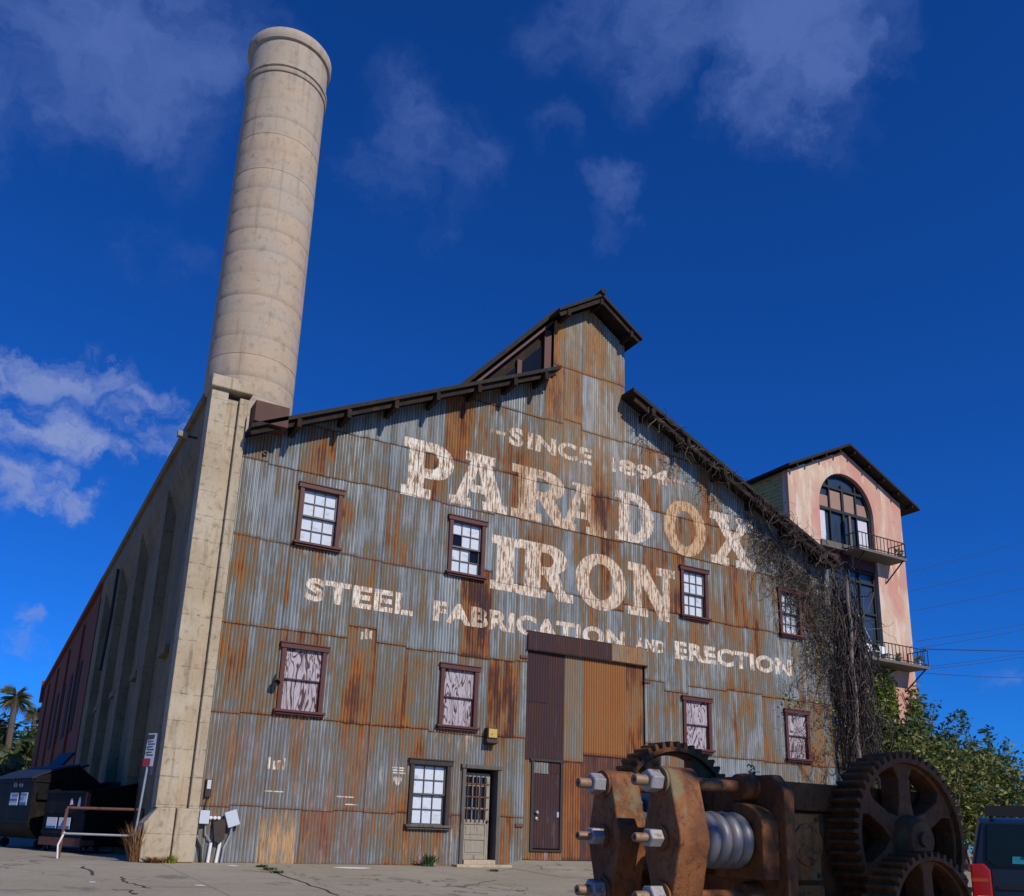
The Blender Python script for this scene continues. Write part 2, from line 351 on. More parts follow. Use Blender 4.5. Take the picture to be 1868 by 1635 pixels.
M['lid'] = simple('dark_blue_plastic_lid', (.018, .024, .04), .5, 0, .2, 3, .4)
M['rubber'] = simple('black_rubber', (.015, .015, .016), .8)
M['rustpipe'] = simple('rusty_pipe', (.15, .065, .045), .75, .1, .4, 9, .3, (.05, .025, .02))
M['galv'] = simple('galvanised_steel', (.38, .40, .42), .45, .4, .25, 8)
M['white'] = simple('white_paint', (.72, .72, .72), .6, 0, .15, 8)
M['greyboard'] = simple('pale_grey_board', (.50, .54, .60), .6, 0, .06, 5)
M['recess'] = simple('painted_recess_shade', (.17, .13, .08), .9)  # darker concrete tone that paints recess shade onto the blind windows
M['red'] = simple('red_paint', (.30, .03, .035), .6, 0, .2, 8)
M['textdark'] = simple('dark_ink', (.05, .045, .045), .7)
M['yellow'] = simple('yellow_lamp_lens', (.55, .38, .07), .35, 0, .25, 9, .5, (.30, .18, .03))
M['bronze'] = simple('bronze_lamp_housing', (.045, .03, .022), .6, .2, .3, 8)
M['blue_sticker'] = simple('blue_sticker', (.05, .16, .42), .5)
M['yellow_sticker'] = simple('yellow_sticker', (.55, .45, .08), .5)
M['teal_sticker'] = simple('teal_sticker', (.03, .30, .36), .5)
M['cable'] = simple('black_cable', (.02, .02, .022), .7)
M['bark'] = simple('bark', (.11, .085, .065), .9, 0, .4, 6, .2, None, (3, 3, .6), .5)
M['vine'] = simple('dry_vine_wood', (.105, .078, .066), .9, 0, .55, 2.0, .15, (.20, .155, .13))
M['crack'] = simple('dark_crack', (.05, .045, .035), .95)
def leaf_mat(name, dark, mid, light):
    m, N = newmat(name); at = N.n('ShaderNodeAttribute', attribute_name='leaf')
    sp = N.n('ShaderNodeSeparateColor', ins={0: at.outputs['Color']})
    c = N.ramp(sp.outputs[0], [(0, dark), (.55, mid), (.85, light), (1.0, light)])
    p = N.n('ShaderNodeBsdfPrincipled', ins={'Base Color': c, 'Roughness': .55, 'Specular IOR Level': .3})
    tr = N.n('ShaderNodeBsdfTranslucent', ins={'Color': c}); mx = N.n('ShaderNodeMixShader', ins={0: .22, 1: p.outputs[0], 2: tr.outputs[0]})
    N.n('ShaderNodeOutputMaterial', ins={'Surface': mx.outputs[0]}); return m
M['leaf_bush'] = leaf_mat('bush_leaves', (.020, .040, .010), (.075, .115, .026), (.30, .25, .065))
M['leaf_green'] = leaf_mat('shrub_leaves', (.03, .07, .025), (.07, .13, .04), (.16, .20, .05))
M['leaf_ivy'] = leaf_mat('ivy_leaves', (.05, .09, .010), (.15, .20, .022), (.30, .30, .05))
M['leaf_far'] = leaf_mat('far_leaves', (.02, .035, .010), (.06, .085, .02), (.14, .15, .05))
M['leaf_dry'] = leaf_mat('dry_weed', (.16, .07, .02), (.30, .15, .05), (.40, .24, .10))
M['vine_tone'] = leaf_mat('bare_vine_bark', (.022, .016, .012), (.062, .046, .038), (.19, .15, .12))
M['leaf_palm'] = leaf_mat('palm_fronds', (.03, .055, .018), (.055, .095, .025), (.15, .125, .045))

# ------------------------------------------------------------------ ground
def gz(x, y):
    z = 0.0 if y >= 0 else 0.0376*y
    return max(z, -1.6)
mb = MB()
ys = [-60, -40, -30, -24, -20, -16, -12, -9, -6, -4, -2, -1, 0, 3, 8, 20, 60, 150, 500, 1500]
xs = [-1500, -400, -100, -30, -10, 0, 3, 6, 10, 15, 20, 30, 60, 150, 500, 1500]
vs = [(x, y, gz(x, y)) for y in ys for x in xs]; nx = len(xs)
mb.add(vs, [(j*nx+i, j*nx+i+1, (j+1)*nx+i+1, (j+1)*nx+i) for j in range(len(ys)-1) for i in range(nx-1)])
struct(mb.build('ground', M['ground']))
# concrete ramp in front of the big door
mb = MB()
r0, r1, r2, r3 = 10.95, 11.5, 15.35, 16.4
mb.add([(r0, -.012, .006), (r1, -.012, .15), (r2, -.012, .15), (r3, -.012, .006), (r0, -2.8, gz(0, -2.8)+.005), (r3, -2.8, gz(0, -2.8)+.005), (r1, -2.4, gz(0, -2.4)+.008), (r2, -2.4, gz(0, -2.4)+.008),
        (r1, .32, .15), (r2, .32, .15)],
       [(0, 4, 6, 1), (1, 6, 7, 2), (2, 7, 5, 3), (4, 5, 7, 6), (1, 2, 9, 8)])
struct(mb.build('ramp', M['ground']))
# cracks in the paving
def strip(mb, pts, w, lift=.004):
    for a, b in zip(pts[:-1], pts[1:]):
        a = Vector(a); b = Vector(b); d = (b-a).normalized(); q = Vector((-d.y, d.x, 0))*w/2
        mb.add([(*(a-q).xy, gz(0, (a-q).y)+lift), (*(a+q).xy, gz(0, (a+q).y)+lift), (*(b+q).xy, gz(0, (b+q).y)+lift), (*(b-q).xy, gz(0, (b-q).y)+lift)], [(0, 1, 2, 3)])
def onG(px, py):
    d = ray(px, py); z0 = 0.0376
    # plane z = .0376*y (y<0)
    t = (CAM.z - z0*CAM.y)/(z0*d.y - d.z); p = CAM + d*t
    if p.y > 0:
        t = -CAM.z/d.z; p = CAM + d*t
    return p
def crackline(px, w):
    out = []
    for (a, b) in zip(px[:-1], px[1:]):
        A = onG(*a); B = onG(*b)
        for k in range(5):
            t = k/5; p = A.lerp(B, t)
            if k: p += Vector((random.uniform(-.06, .06), random.uniform(-.1, .1), 0))
            out.append(p)
    out.append(onG(*px[-1])); mb = MB(); strip(mb, out, w); return mb
struct(crackline([(222, 1600), (228, 1606), (238, 1612), (262, 1618), (275, 1621)], .035).build('crack', M['crack']))
struct(crackline([(205, 1623), (240, 1624), (238, 1629), (250, 1632)], .03).build('crack', M['crack']))
struct(crackline([(153, 1581), (169, 1597)], .05).build('crack', M['crack']))
struct(crackline([(0, 1624), (110, 1625)], .02).build('crack', M['crack']))
struct(crackline([(470, 1580), (500, 1590), (560, 1612), (618, 1634)], .045).build('crack', M['crack']))
struct(crackline([(828, 1618), (860, 1614), (905, 1606)], .02).build('crack', M['crack']))
mb = MB(); q = onG(645, 1584); mb.box(q.x-.5, q.x+.5, q.y-.35, q.y+.1, gz(0, q.y)-.01, gz(0, q.y)+.008)
mb = MB()
for (px, py, a, b) in [(645, 1584, .42, .22), (425, 1580, .12, .12), (168, 1610, .06, .08), (365, 1616, .08, .08)]:
    q = onG(px, py); n = 14
    vs = [(q.x+a*cos(2*pi*k/n)*random.uniform(.75, 1.1), 0, 0) for k in range(n)]
    vs = [(v[0], q.y+b*sin(2*pi*k/n), 0) for k, v in enumerate(vs)]; vs = [(x, y, gz(0, y)+.006) for x, y, _ in vs]
    mb.add(vs, [tuple(range(n))])
struct(mb.build('paint_spill', M['white']))

# ------------------------------------------------------------------ the iron mill
mill = thing('mill_building', 'old gabled mill clad in rusty corrugated iron sheets with big painted lettering', 'building', (13.4, 0, 0))
XL, XR = 3.86, 22.85
def roofL(x): return 9.6 + .482*(x-4.82)
def roofR(x): return 13.07 - .458*(x-14.58)
def wtop(x):
    if x < 12.13: return roofL(x) - .04
    if x > 14.62: return roofR(x) + .12
    return 15.70 - .655*abs(x-13.36)
cols = []; x = XL
while x < XR:
    w = random.choice([.61, .69, .69, .76, .84]); cols.append((x, min(x+w, XR))); x += w
ROWZ = [0, 1.10, 3.0, 4.88, 6.86, 8.68, 9.87, 11.75, 13.52, 16.2]
colrows = []
for i, (a, b) in enumerate(cols):
    jit = [0 if k in (0, 9) else random.uniform(-.03, .03) for k in range(10)]
    if a > 10.4: jit = [j + (.03 if k in (3, 4, 5) else 0) for k, j in enumerate(jit)]
    if random.random() < .3: jit[random.randrange(2, 8)] += random.choice([-.22, .2, .3])
    colrows.append([z+j for z, j in zip(ROWZ, jit)])
BLOBS = [  # x, z, sx, sz, rust
    (5.7, 9.2, .35, .6, .42), (7.0, 9.3, .3, .5, .12), (8.6, 9.0, .4, .5, .25), (9.35, 11.0, .2, .8, .6), (10.3, 11.2, .45, .9, .28), (11.15, 9.7, .3, 1.0, .6), (12.2, 14.2, .35, 1.0, .32), (13.4, 14.6, .5, 1.0, .25), (14.4, 13.8, .3, 1.3, .3),
    (12.6, 10.4, .3, 1.2, .25), (13.75, 9.7, .42, 1.1, .85), (15.4, 10.8, .3, .8, .35), (16.9, 9.6, .7, 1.0, .33), (18.2, 9.2, .5, .9, .33), (16.0, 11.6, .5, .5, .2), (17.9, 10.8, .6, .4, .22),
    (13.85, 7.5, .3, 1.0, .55), (11.9, 7.7, .35, 1.0, .5), (12.15, 13.0, .25, 1.6, .5), (13.0, 12.6, .2, 1.0, .4), (13.9, 14.2, .2, .8, .5), (14.45, 12.6, .2, .8, .35), (14.7, 11.3, .3, .6, .4), (5.7, 4.0, .15, .9, .4), (6.9, 3.6, .14, .7, .55), (8.25, 3.7, .15, .8, .55), (4.4, 2.0, .3, .8, .35), (15.2, 7.6, .6, 1.0, .22), (16.2, 7.6, .5, 1.2, .2), (10.1, 6.1, .40, .8, .62), (8.7, 7.3, .5, .6, .14), (7.6, 7.5, .3, .6, .18), (4.2, 6.0, .2, .6, .22), (13.6, 6.2, .5, .5, .28),
    (18.9, 7.9, .5, 1.0, .2), (19.2, 6.4, .6, .8, .2), (20.4, 7.6, .3, .5, .15), (17.3, 6.3, .6, .5, .2), (20.9, 3.0, .6, .9, .17), (18.5, 4.6, .6, 1.0, .2), (22.0, 7.6, .5, 1.2, .12), (22.3, 5.6, .25, .7, .15),
    (4.6, 4.0, .6, .8, .2), (7.3, 4.0, .6, .9, .3), (8.5, 4.0, .5, .9, .26), (11.0, 4.0, .32, .9, .62), (11.1, 2.2, .4, 1.2, .34), (9.5, 2.7, 1.2, .4, .30), (8.0, 2.6, .8, .8, .2), (7.0, 2.0, .9, .8, .26), (5.2, 2.0, .9, .9, .24), (9.4, 1.2, 1.0, .9, .32), (6.5, .6, .6, .5, .28), (8.2, .6, .6, .6, .3), (11.0, .7, .4, .7, .32), (16.0, 4.0, .5, .9, .16), (16.4, 2.0, .8, .9, .2)]
def rustbase(x, z):
    r = .20 if z > 4.9 else (.215 if z > 3.0 else .165)
    if x > 14.7: r += .05
    for (bx, bz, sx, sz, w) in BLOBS: r += (.78 if bz < 3 else 1.0)*w*math.exp(-((x-bx)/sx)**2 - ((z-bz)/sz)**2)
    return r
def washbase(x, z, u=1):
    w = o = y = 0.0
    if z < 3.0 and x < 11: w = .10
    if z < 3.0 and x < 7.6: w = .22; o = .4 if z > 1.1 else .2
    if 3.9 < x < 10.0 and z < 1.1: w = .28
    if 6.2 < x < 7.6 and z < 1.1: o = .7; w = .55
    if 8.3 < x < 9.9 and z < .8: w = .6
    if 5.2 < x < 6.0 and z < 1.06: y = .85; w = .2
    if 5.3 < x < 6.4 and 2.6 < z < 3.1: w = .9
    if 9.0 < x < 10.3 and 2.7 < z < 3.05: w = .6
    if 5.3 < x < 6.4 and 6.5 < z < 6.9: w = .8
    if 9.2 < x < 10.2 and 6.4 < z < 6.85: w = .8
    if 16.5 < x < 17.7 and 5.3 < z < 6.8: w = .3
    if 7.55 < x < 7.95 and 1.5 < z < 2.4: w = 1.2
    if 11.9 < x < 14.7 and z > 9.9: w = .12; y = .25
    if x > 14.6 and z > 10.6: w = .6
    return (w, o, y, u)
HOLES = []   # x0,x1,z0,z1
WINS = {'u1': (5.28, 6.40, 6.86, 8.38), 'u2': (9.11, 10.23, 6.82, 8.38), 'u3': (16.54, 17.65, 6.82, 8.38), 'u4': (20.44, 21.48, 6.82, 8.36),
        'l1': (5.24, 6.36, 3.06, 4.62), 'l2': (9.09, 10.20, 3.06, 4.62), 'l3': (16.53, 17.64, 3.06, 4.59), 'l4': (20.45, 21.54, 3.06, 4.60), 'g': (8.45, 9.58, .78, 2.33)}
for k, (a, b, c, d) in WINS.items(): HOLES.append((a+.07, b-.07, c+.07, d-.05))
HOLES.append((9.90, 10.82, -1, 2.22)); HOLES.append((11.56, 15.26, -1, 5.35))
def colidx(x):
    for i, (a, b) in enumerate(cols):
        if x < b: return i
    return len(cols)-1
def corr(x): return -AMP*sin(2*pi*x/WL)
SHO = [random.uniform(0, .009) for _ in cols]
def wall_y(x, z):
    i = colidx(x); rz = colrows[i]; k = 0
    while k < 8 and z >= rz[k+1]: k += 1
    f = (z-rz[k])/(rz[k+1]-rz[k])
    return corr(x) - SHO[i] - .010*(1-f) - .012
def intervals(ints, hole):
    o = []
    for (a, b) in ints:
        if hole[1] <= a or hole[0] >= b: o.append((a, b)); continue
        if hole[0] > a: o.append((a, hole[0]))
        if hole[1] < b: o.append((hole[1], b))
    return o
SHEETP = {}
wall = MB(); wash = []
DX = WL/6
for i, (ca, cb) in enumerate(cols):
    n = max(1, round((cb-ca)/DX)); dx = (cb-ca)/n; rz = colrows[i]
    for k in range(len(rz)-1):
        zc = (rz[k]+rz[k+1])/2; xc = (ca+cb)/2
        R = rustbase(xc, zc) + random.uniform(-.13, .14); G = random.uniform(.45, .75); S = random.random()
        SHEETP[(i, k)] = (R, G, S)
        for j in range(n):
            xa = ca+j*dx; xb = xa+dx; xm = (xa+xb)/2; top = wtop(xm)
            ints = [(max(rz[k], 0), min(rz[k+1], top))]
            if ints[0][1]-ints[0][0] < .01: continue
            for h in HOLES:
                if h[0] < xm < h[1]: ints = intervals(ints, (h[2], h[3]))
            for (z0, z1) in ints:
                seg = max(1, int((z1-z0)/.45)); zz = [z0+(z1-z0)*q/seg for q in range(seg+1)]
                vs = []; at = []
                for z in zz:
                    f = (z-rz[k])/(rz[k+1]-rz[k]); off = -SHO[i] - .010*(1-f) - .012
                    for xx in (xa, xb):
                        vs.append((xx, corr(xx)+off, z)); rr = .55*R + .45*(rustbase(xx, z)); at.append((rr, G, min(max(f, 0), 1), S)); wash.append(washbase(xx, z, xx-ca))
                wall.add(vs, [(2*q, 2*q+1, 2*q+3, 2*q+2) for q in range(seg)], at)
def set_wash(o, vals):
    ca = o.data.color_attributes.new('wash', 'FLOAT_COLOR', 'POINT'); ca.data.foreach_set('color', [c for q in vals for c in q])
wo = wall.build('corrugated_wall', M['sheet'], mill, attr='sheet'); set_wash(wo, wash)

# ---- lettering painted on the sheets, following every wave of the iron
def arc(cx, cy, rx, ry, a0, a1, n=14): return [(cx+rx*cos(radians(a0+(a1-a0)*k/n)), cy+ry*sin(radians(a0+(a1-a0)*k/n))) for k in range(n+1)]
SLAB = {
 'P': [[(0, 1)] + arc(.60, .68, .40, .32, 90, -90) + [(.42, .36), (.42, .17), (.57, .17), (.57, 0), (0, 0), (0, .17), (.12, .17), (.12, .83), (0, .83)], [(.42, .83)] + arc(.54, .68, .16, .15, 90, -90) + [(.42, .53)]],
 'A': [[(0, 0), (.36, 0), (.36, .15), (.28, .15), (.33, .28), (.60, .28), (.64, .15), (.56, .15), (.56, 0), (1, 0), (1, .15), (.93, .15), (.70, .84), (.76, .84), (.76, 1), (.24, 1), (.24, .84), (.34, .84), (.10, .15), (0, .15)], [(.385, .42), (.555, .42), (.47, .74)]],
 'R': [[(0, 1)] + arc(.55, .73, .33, .27, 90, -60) + [(.86, .16), (1, .16), (1, 0), (.72, 0), (.46, .42), (.40, .42), (.40, .16), (.50, .16), (.50, 0), (0, 0), (0, .16), (.11, .16), (.11, .84), (0, .84)], [(.40, .84)] + arc(.49, .71, .14, .13, 90, -90) + [(.40, .58)]],
 'D': [[(0, 1)] + arc(.46, .5, .54, .5, 90, -90) + [(0, 0), (0, .16), (.11, .16), (.11, .84), (0, .84)], [(.40, .84)] + arc(.45, .5, .25, .34, 90, -90) + [(.40, .16)]],
 'O': [arc(.5, .5, .5, .53, 0, 360, 40)[:-1], arc(.5, .5, .24, .34, 0, 360, 30)[:-1]],
 'X': [[(0, 1), (.42, 1), (.42, .85), (.37, .85), (.52, .64), (.64, .85), (.58, .85), (.58, 1), (.95, 1), (.95, .85), (.86, .85), (.64, .53), (.90, .15), (1, .15), (1, 0), (.55, 0), (.55, .15), (.63, .15), (.48, .37), (.33, .15), (.4, .15), (.4, 0), (0, 0), (0, .15), (.1, .15), (.36, .5), (.12, .85), (0, .85)]],
 'I': [[(0, 1), (1, 1), (1, .84), (.80, .84), (.80, .16), (1, .16), (1, 0), (0, 0), (0, .16), (.20, .16), (.20, .84), (0, .84)]],
 'N': [[(0, 1), (.36, 1), (.72, .42), (.72, .84), (.60, .84), (.60, 1), (1, 1), (1, .84), (.88, .84), (.88, -.02), (.68, -.02), (.28, .62), (.28, .16), (.42, .16), (.42, 0), (0, 0), (0, .16), (.12, .16), (.12, .84), (0, .84)]]}
def poly_ints(polys, x):
    ys_ = []
    for P in polys:
        n = len(P)
        for i in range(n):
            a = P[i]; b = P[(i+1) % n]
            if (a[0] <= x) != (b[0] <= x): ys_.append(a[1] + (x-a[0])/(b[0]-a[0])*(b[1]-a[1]))
    ys_.sort(); return [(ys_[i], ys_[i+1]) for i in range(0, len(ys_)-1, 2)]
def drape(mb, intsf, x0, x1, at, lift=.0035):
    n = max(1, round((x1-x0)/DX)); dx = (x1-x0)/n
    for j in range(n):
        xa = x0+j*dx; xb = xa+dx; xm = (xa+xb)/2; i = colidx(xm)
        if colidx(xa+1e-5) != colidx(xb-1e-5): continue
        for (za, zb) in intsf(xm):
            zb = min(zb, wtop(xm)-.02)
            cuts = [za] + [z for z in colrows[i] if za+.001 < z < zb-.001] + [zb]
            for z0, z1 in zip(cuts[:-1], cuts[1:]):
                if z1-z0 < .004: continue
                hit = any(h[0] < xm < h[1] and h[2] < (z0+z1)/2 < h[3] for h in HOLES)
                if hit: continue
                ya = wall_y(xm, z0+1e-4) - corr(xm) - lift; yb = wall_y(xm, z1-1e-4) - corr(xm) - lift
                sg = max(1, int((z1-z0)/.2)); vs = []; av = []
                for q in range(sg+1):
                    zq = z0+(z1-z0)*q/sg; yq = ya+(yb-ya)*q/sg; rr = max(0, rustbase(xm, zq)-.42)
                    aq = (at[0]+rr*.6, min(1, at[1]+rr*1.2), 0, 0)
                    vs += [(xa, corr(xa)+yq, zq), (xb, corr(xb)+yq, zq)]; av += [aq, aq]
                mb.add(vs, [(2*q, 2*q+1, 2*q+3, 2*q+2) for q in range(sg)], av)
def slab(mb, ch, x0, x1, z0, z1, at):
    P = SLAB[ch]
    f = lambda x: [(z0+a*(z1-z0), z0+b*(z1-z0)) for a, b in poly_ints(P, (x-x0)/(x1-x0))]
    drape(mb, f, x0, x1, at)
mb = MB()
for ch, a, b, z0, z1, fade, org in [('P', 7.80, 9.21, 8.66, 10.19, 0.19, .05), ('A', 9.12, 10.80, 8.72, 10.22, 0.22, .10), ('R', 10.91, 12.80, 8.73, 10.22, 0.32, .50), ('A', 12.42, 14.0, 8.70, 10.12, .36, .45),
                                  ('D', 14.25, 15.66, 8.75, 10.24, 0.35, .15), ('O', 16.02, 17.62, 8.74, 10.36, .30, .85), ('X', 17.78, 19.62, 8.70, 10.34, 0.25, .08)]:
    slab(mb, ch, a, b, z0, z1, (fade, org, 0, 0))
mb.build('painted_lettering', M['paint'], mill, attr='sheet')
mb = MB()
for ch, a, b, z0, z1, fade, org in [('I', 10.38, 11.22, 6.68, 8.12, 0.22, .2), ('R', 11.20, 12.90, 6.66, 8.15, 0.27, .2), ('O', 12.96, 14.65, 6.66, 8.16, .22, .35), ('N', 14.71, 16.39, 6.66, 8.17, .30, .35)]:
    slab(mb, ch, a, b, z0, z1, (fade, org, 0, 0))
mb.build('painted_lettering', M['paint'], mill, attr='sheet')
def text_tris(s, off=.035, space=1.05):
    cu = bpy.data.curves.new('txt', 'FONT'); cu.body = s; cu.offset = off; cu.resolution_u = 6; cu.space_character = space; cu.fill_mode = 'FRONT'
    o = bpy.data.objects.new('txt', cu); COL.objects.link(o)
    dg = bpy.context.evaluated_depsgraph_get(); me = o.evaluated_get(dg).to_mesh(); me.calc_loop_triangles()
    T = [[(me.vertices[i].co.x, me.vertices[i].co.y) for i in t.vertices] for t in me.loop_triangles]
    o.evaluated_get(dg).to_mesh_clear(); bpy.data.objects.remove(o); bpy.data.curves.remove(cu)
    xs_ = [p[0] for t in T for p in t]; ys_ = [p[1] for t in T for p in t]
    x0, x1, y0, y1 = min(xs_), max(xs_), min(ys_), max(ys_)
    return [[((p[0]-x0)/(x1-x0), (p[1]-y0)/(y1-y0)) for p in t] for t in T]
def tri_ints(T, x):
    iv = []
    for t in T:
        if min(p[0] for p in t) < x < max(p[0] for p in t):
            y_ = []
            for i in range(3):
                a, b = t[i], t[(i+1) % 3]
                if (a[0] <= x) != (b[0] <= x): y_.append(a[1]+(x-a[0])/(b[0]-a[0])*(b[1]-a[1]))
            if len(y_) == 2: iv.append((min(y_), max(y_)))
    iv.sort(); o = []
    for a, b in iv:
        if o and a <= o[-1][1]+1e-4: o[-1][1] = max(o[-1][1], b)
        else: o.append([a, b])
    return o
def word(mb, s, x0, x1, z0, z1, at, off=.045, space=1.08):
    T = text_tris(s, off, space)
    f = lambda x: [(z0+a*(z1-z0), z0+b*(z1-z0)) for a, b in tri_ints(T, (x-x0)/(x1-x0))]
    drape(mb, f, x0, x1, at)
mb = MB()
word(mb, 'STEEL', 5.68, 8.32, 5.64, 6.18, (.10, .05, 0, 0)); word(mb, 'FABRICATION', 8.85, 14.60, 5.62, 6.14, (.20, .20, 0, 0)); word(mb, 'AND', 14.95, 15.98, 5.70, 6.05, (.06, .05, 0, 0)); word(mb, 'ERECTION', 16.35, 20.90, 5.61, 6.13, (.12, .05, 0, 0))
mb.build('painted_lettering', M['paint'], mill, attr='sheet')
mb = MB()
word(mb, 'S', 10.80, 11.22, 10.72, 11.26, (.25, .2, 0, 0)); word(mb, 'INCE', 11.36, 13.47, 10.74, 11.24, (.33, .3, 0, 0))
mb.build('painted_lettering', M['paint'], mill, attr='sheet'); mb = MB()
word(mb, '1', 14.14, 14.30, 10.74, 11.18, (.36, .3, 0, 0)); word(mb, '894', 14.42, 16.25, 10.74, 11.22, (.24, .15, 0, 0))
mb.build('painted_lettering', M['paint'], mill, attr='sheet')
for a, b in ((10.25, 10.68), (16.42, 16.85)):
    mb = MB(); drape(mb, lambda x: [(10.93, 11.03)], a, b, (.45, .6, 0, 0)); mb.build('painted_dash', M['paint'], mill, attr='sheet')
# chalky white graffiti strokes low on the wall
heart = [(.5, 0), (.95, .55), (1, .8), (.85, 1), (.65, .98), (.5, .8), (.35, .98), (.15, 1), (0, .8), (.05, .55)]
def mark(px, py, w, h, at, f=None):
    q = onY(px, py); mb = MB(); drape(mb, (lambda x: f(x, q)) if f else (lambda x: [(q.z-h, q.z+h)]), q.x-w, q.x+w, at); mb.build('paint_mark', M['paint'], mill, attr='sheet')
mark(724, 1426, .1, .1, (-.3, 0, 0, 0), lambda x, q: [(q.z-.11+.22*a, q.z-.11+.22*b) for a, b in poly_ints([heart], (x-q.x+.1)/.2)])
for (px, py, w, h, fd, og) in [(726, 1401, .15, .014, -.2, 0), (726, 1405.5, .15, .014, -.2, 0), (727, 1410.5, .15, .014, -.2, 0), (490, 1392, .03, .12, 0, .1), (500, 1396, .03, .09, 0, .1), (508, 1396, .03, .1, 0, .1), (517, 1394, .03, .12, 0, .1),
                               (630, 1454, .2, .012, .3, .1), (500, 1444, .2, .012, .35, .1), (640, 1468, .14, .012, .3, .1), (660, 1160, .03, .09, .2, .6), (668, 1157, .03, .12, .2, .6), (676, 1159, .03, .1, .2, .6)]: mark(px, py, w, h, (fd, og, 0, 0))

# ---- windows
def window(key, kind):
    x0, x1, z0, z1 = WINS[key]; tr, sl = (M['dark_wood'], M['dark_wood']) if kind == 'ground' else (M['trim'], M['trim'])
    w = .10; f = MB(); Y0, Y1 = -.085, .10
    f.box(x0+.05, x0+.05+w, Y0, Y1, z0+.10, z1-.12); f.box(x1-.05-w, x1-.05, Y0, Y1, z0+.10, z1-.12)
    f.box(x0+.01, x1-.01, Y0-.02, Y1, z1-.12, z1); f.box(x0, x1, Y0-.04, Y0+.06, z1-.015, z1+.015)
    fo = f.build('window', tr, mill, bevel=.006)
    s = MB(); s.box(x0-.01, x1+.01, Y0-.07, Y1, z0+.045, z0+.10); s.box(x0+.04, x1-.04, Y0-.03, Y1-.02, z0, z0+.045)
    s.build('sill', tr if kind != 'ground' else M['grey_wood'], fo, bevel=.006)
    ax, bx, az, bz = x0+.05+w, x1-.05-w, z0+.10, z1-.12; zm = (az+bz)/2
    if kind == 'board':
        p = MB(); p.box(ax, bx, -.01, .02, zm+.02, bz); p.box(ax, bx-.03, .025, .05, az, zm+.03); p.build('plywood_board', M['plywood'], fo)
        t = MB(); t.box(ax, bx, -.03, .06, zm-.005, zm+.02); t.box(bx-.03, bx, .0, .06, az, zm-.005); t.build('sash_rail', tr, fo); return fo
    p = MB(); bp = []; sash = MB()
    sm = M['sash'] if kind != 'ground' else M['grey_wood']
    for (za, zb, y) in ((zm-.005, bz, .012), (az, zm+.02, .055)):
        sw = .035
        sash.box(ax, ax+sw, y-.02, y+.02, za, zb); sash.box(bx-sw, bx, y-.02, y+.02, za, zb)
        sash.box(ax+sw, bx-sw, y-.02, y+.02, za, za+sw); sash.box(ax+sw, bx-sw, y-.02, y+.02, zb-sw, zb)
        iw = (bx-ax-2*sw); ih = zb-za-2*sw
        for k in (1, 2): sash.box(ax+sw+iw*k/3-.009, ax+sw+iw*k/3+.009, y-.015, y+.015, za+sw, zb-sw)
        for k in range(3): sash.box(ax+sw+iw*k/3+.009, ax+sw+iw*(k+1)/3-.009, y-.014, y+.014, za+sw+ih/2-.009, za+sw+ih/2+.009)
        for r in range(2):
            for c in range(3):
                xa = ax+sw+iw*c/3; zb_ = za+sw+ih*r/2
                broken = kind == 'broken' and ((zb == bz and r == 0 and c == 0) or (zb != bz and r == 1 and c == 2))
                if broken: bp.append(MB())
                (bp[-1] if broken else p).box(xa, xa+iw/3, y+.018, y+.024, zb_, zb_+ih/2)
    sash.build('sash', sm, fo); p.build('pane', M['blind'], fo)
    for p2 in bp: p2.build('broken_pane', M['dark_glass'], fo)
    return fo
window('u1', 'white'); window('u2', 'broken'); window('u3', 'white'); window('u4', 'white')
for k in ('l1', 'l2', 'l3', 'l4'): window(k, 'board')
window('g', 'ground')
# ---- wooden side door with barred glass
d = MB(); d.box(9.84, 9.93, -.08, .30, .02, 2.20); d.box(10.78, 10.87, -.08, .30, .02, 2.20); d.box(9.80, 10.90, -.11, .30, 2.20, 2.29)
df = d.build('door_frame', M['grey_wood'], mill, bevel=.008)
d = MB(); d.box(9.93, 10.78, .26, .30, .14, 2.20); d.build('dark_reveal', M['void'], df)
d = MB()
lx0, lx1, lz0, lz1, ly = 9.935, 10.665, .145, 2.11, .10
d.box(lx0, lx0+.09, ly, ly+.05, lz0, lz1); d.box(lx1-.09, lx1, ly, ly+.05, lz0, lz1)
for (a, b) in ((lz0, lz0+.10), (.58, .66), (.93, 1.04), (lz1-.09, lz1)): d.box(lx0+.09, lx1-.09, ly, ly+.05, a, b)
d.box(lx0+.09, lx1-.09, ly+.02, ly+.035, lz0+.1, 1.0)
d.box(lx0+.13, lx1-.13, ly+.008, ly+.03, .70, .89); d.box(lx0+.13, lx1-.13, ly+.008, ly+.03, .30, .54)
do = d.build('wooden_door', M['bleached_wood'], mill, bevel=.005)
g = MB(); g.box(lx0+.09, lx1-.09, ly+.022, ly+.03, 1.04, lz1-.09); g.build('glass', M['dark_glass'], do)
g = MB()
for k in (1, 2): g.box(lx0+.09+.55*k/3-.012, lx0+.09+.55*k/3+.012, ly+.004, ly+.02, 1.04, lz1-.09)
for z in (1.3, 1.56, 1.82): g.box(lx0+.09, lx1-.09, ly+.006, ly+.019, z-.012, z+.012)
g.build('glazing_bar', M['bleached_wood'], do)
g = MB()
for k in range(5): g.tube([(lx0+.13+k*.115, ly-.025, .98), (lx0+.13+k*.115, ly-.025, 2.06)], .011, 6)
for z in (1.28, 1.56, 1.86): g.box(lx0+.05, lx1-.02, ly-.012, ly-.003, z-.016, z+.016)
g.build('iron_bars', M['rustpipe'], do)
g = MB(); g.lathe([(.028, 0), (.03, .03), (.018, .05)], (lx1-.05, ly, 1.0), (0, -1, 0), 10); g.build('knob', M['bronze'], do)
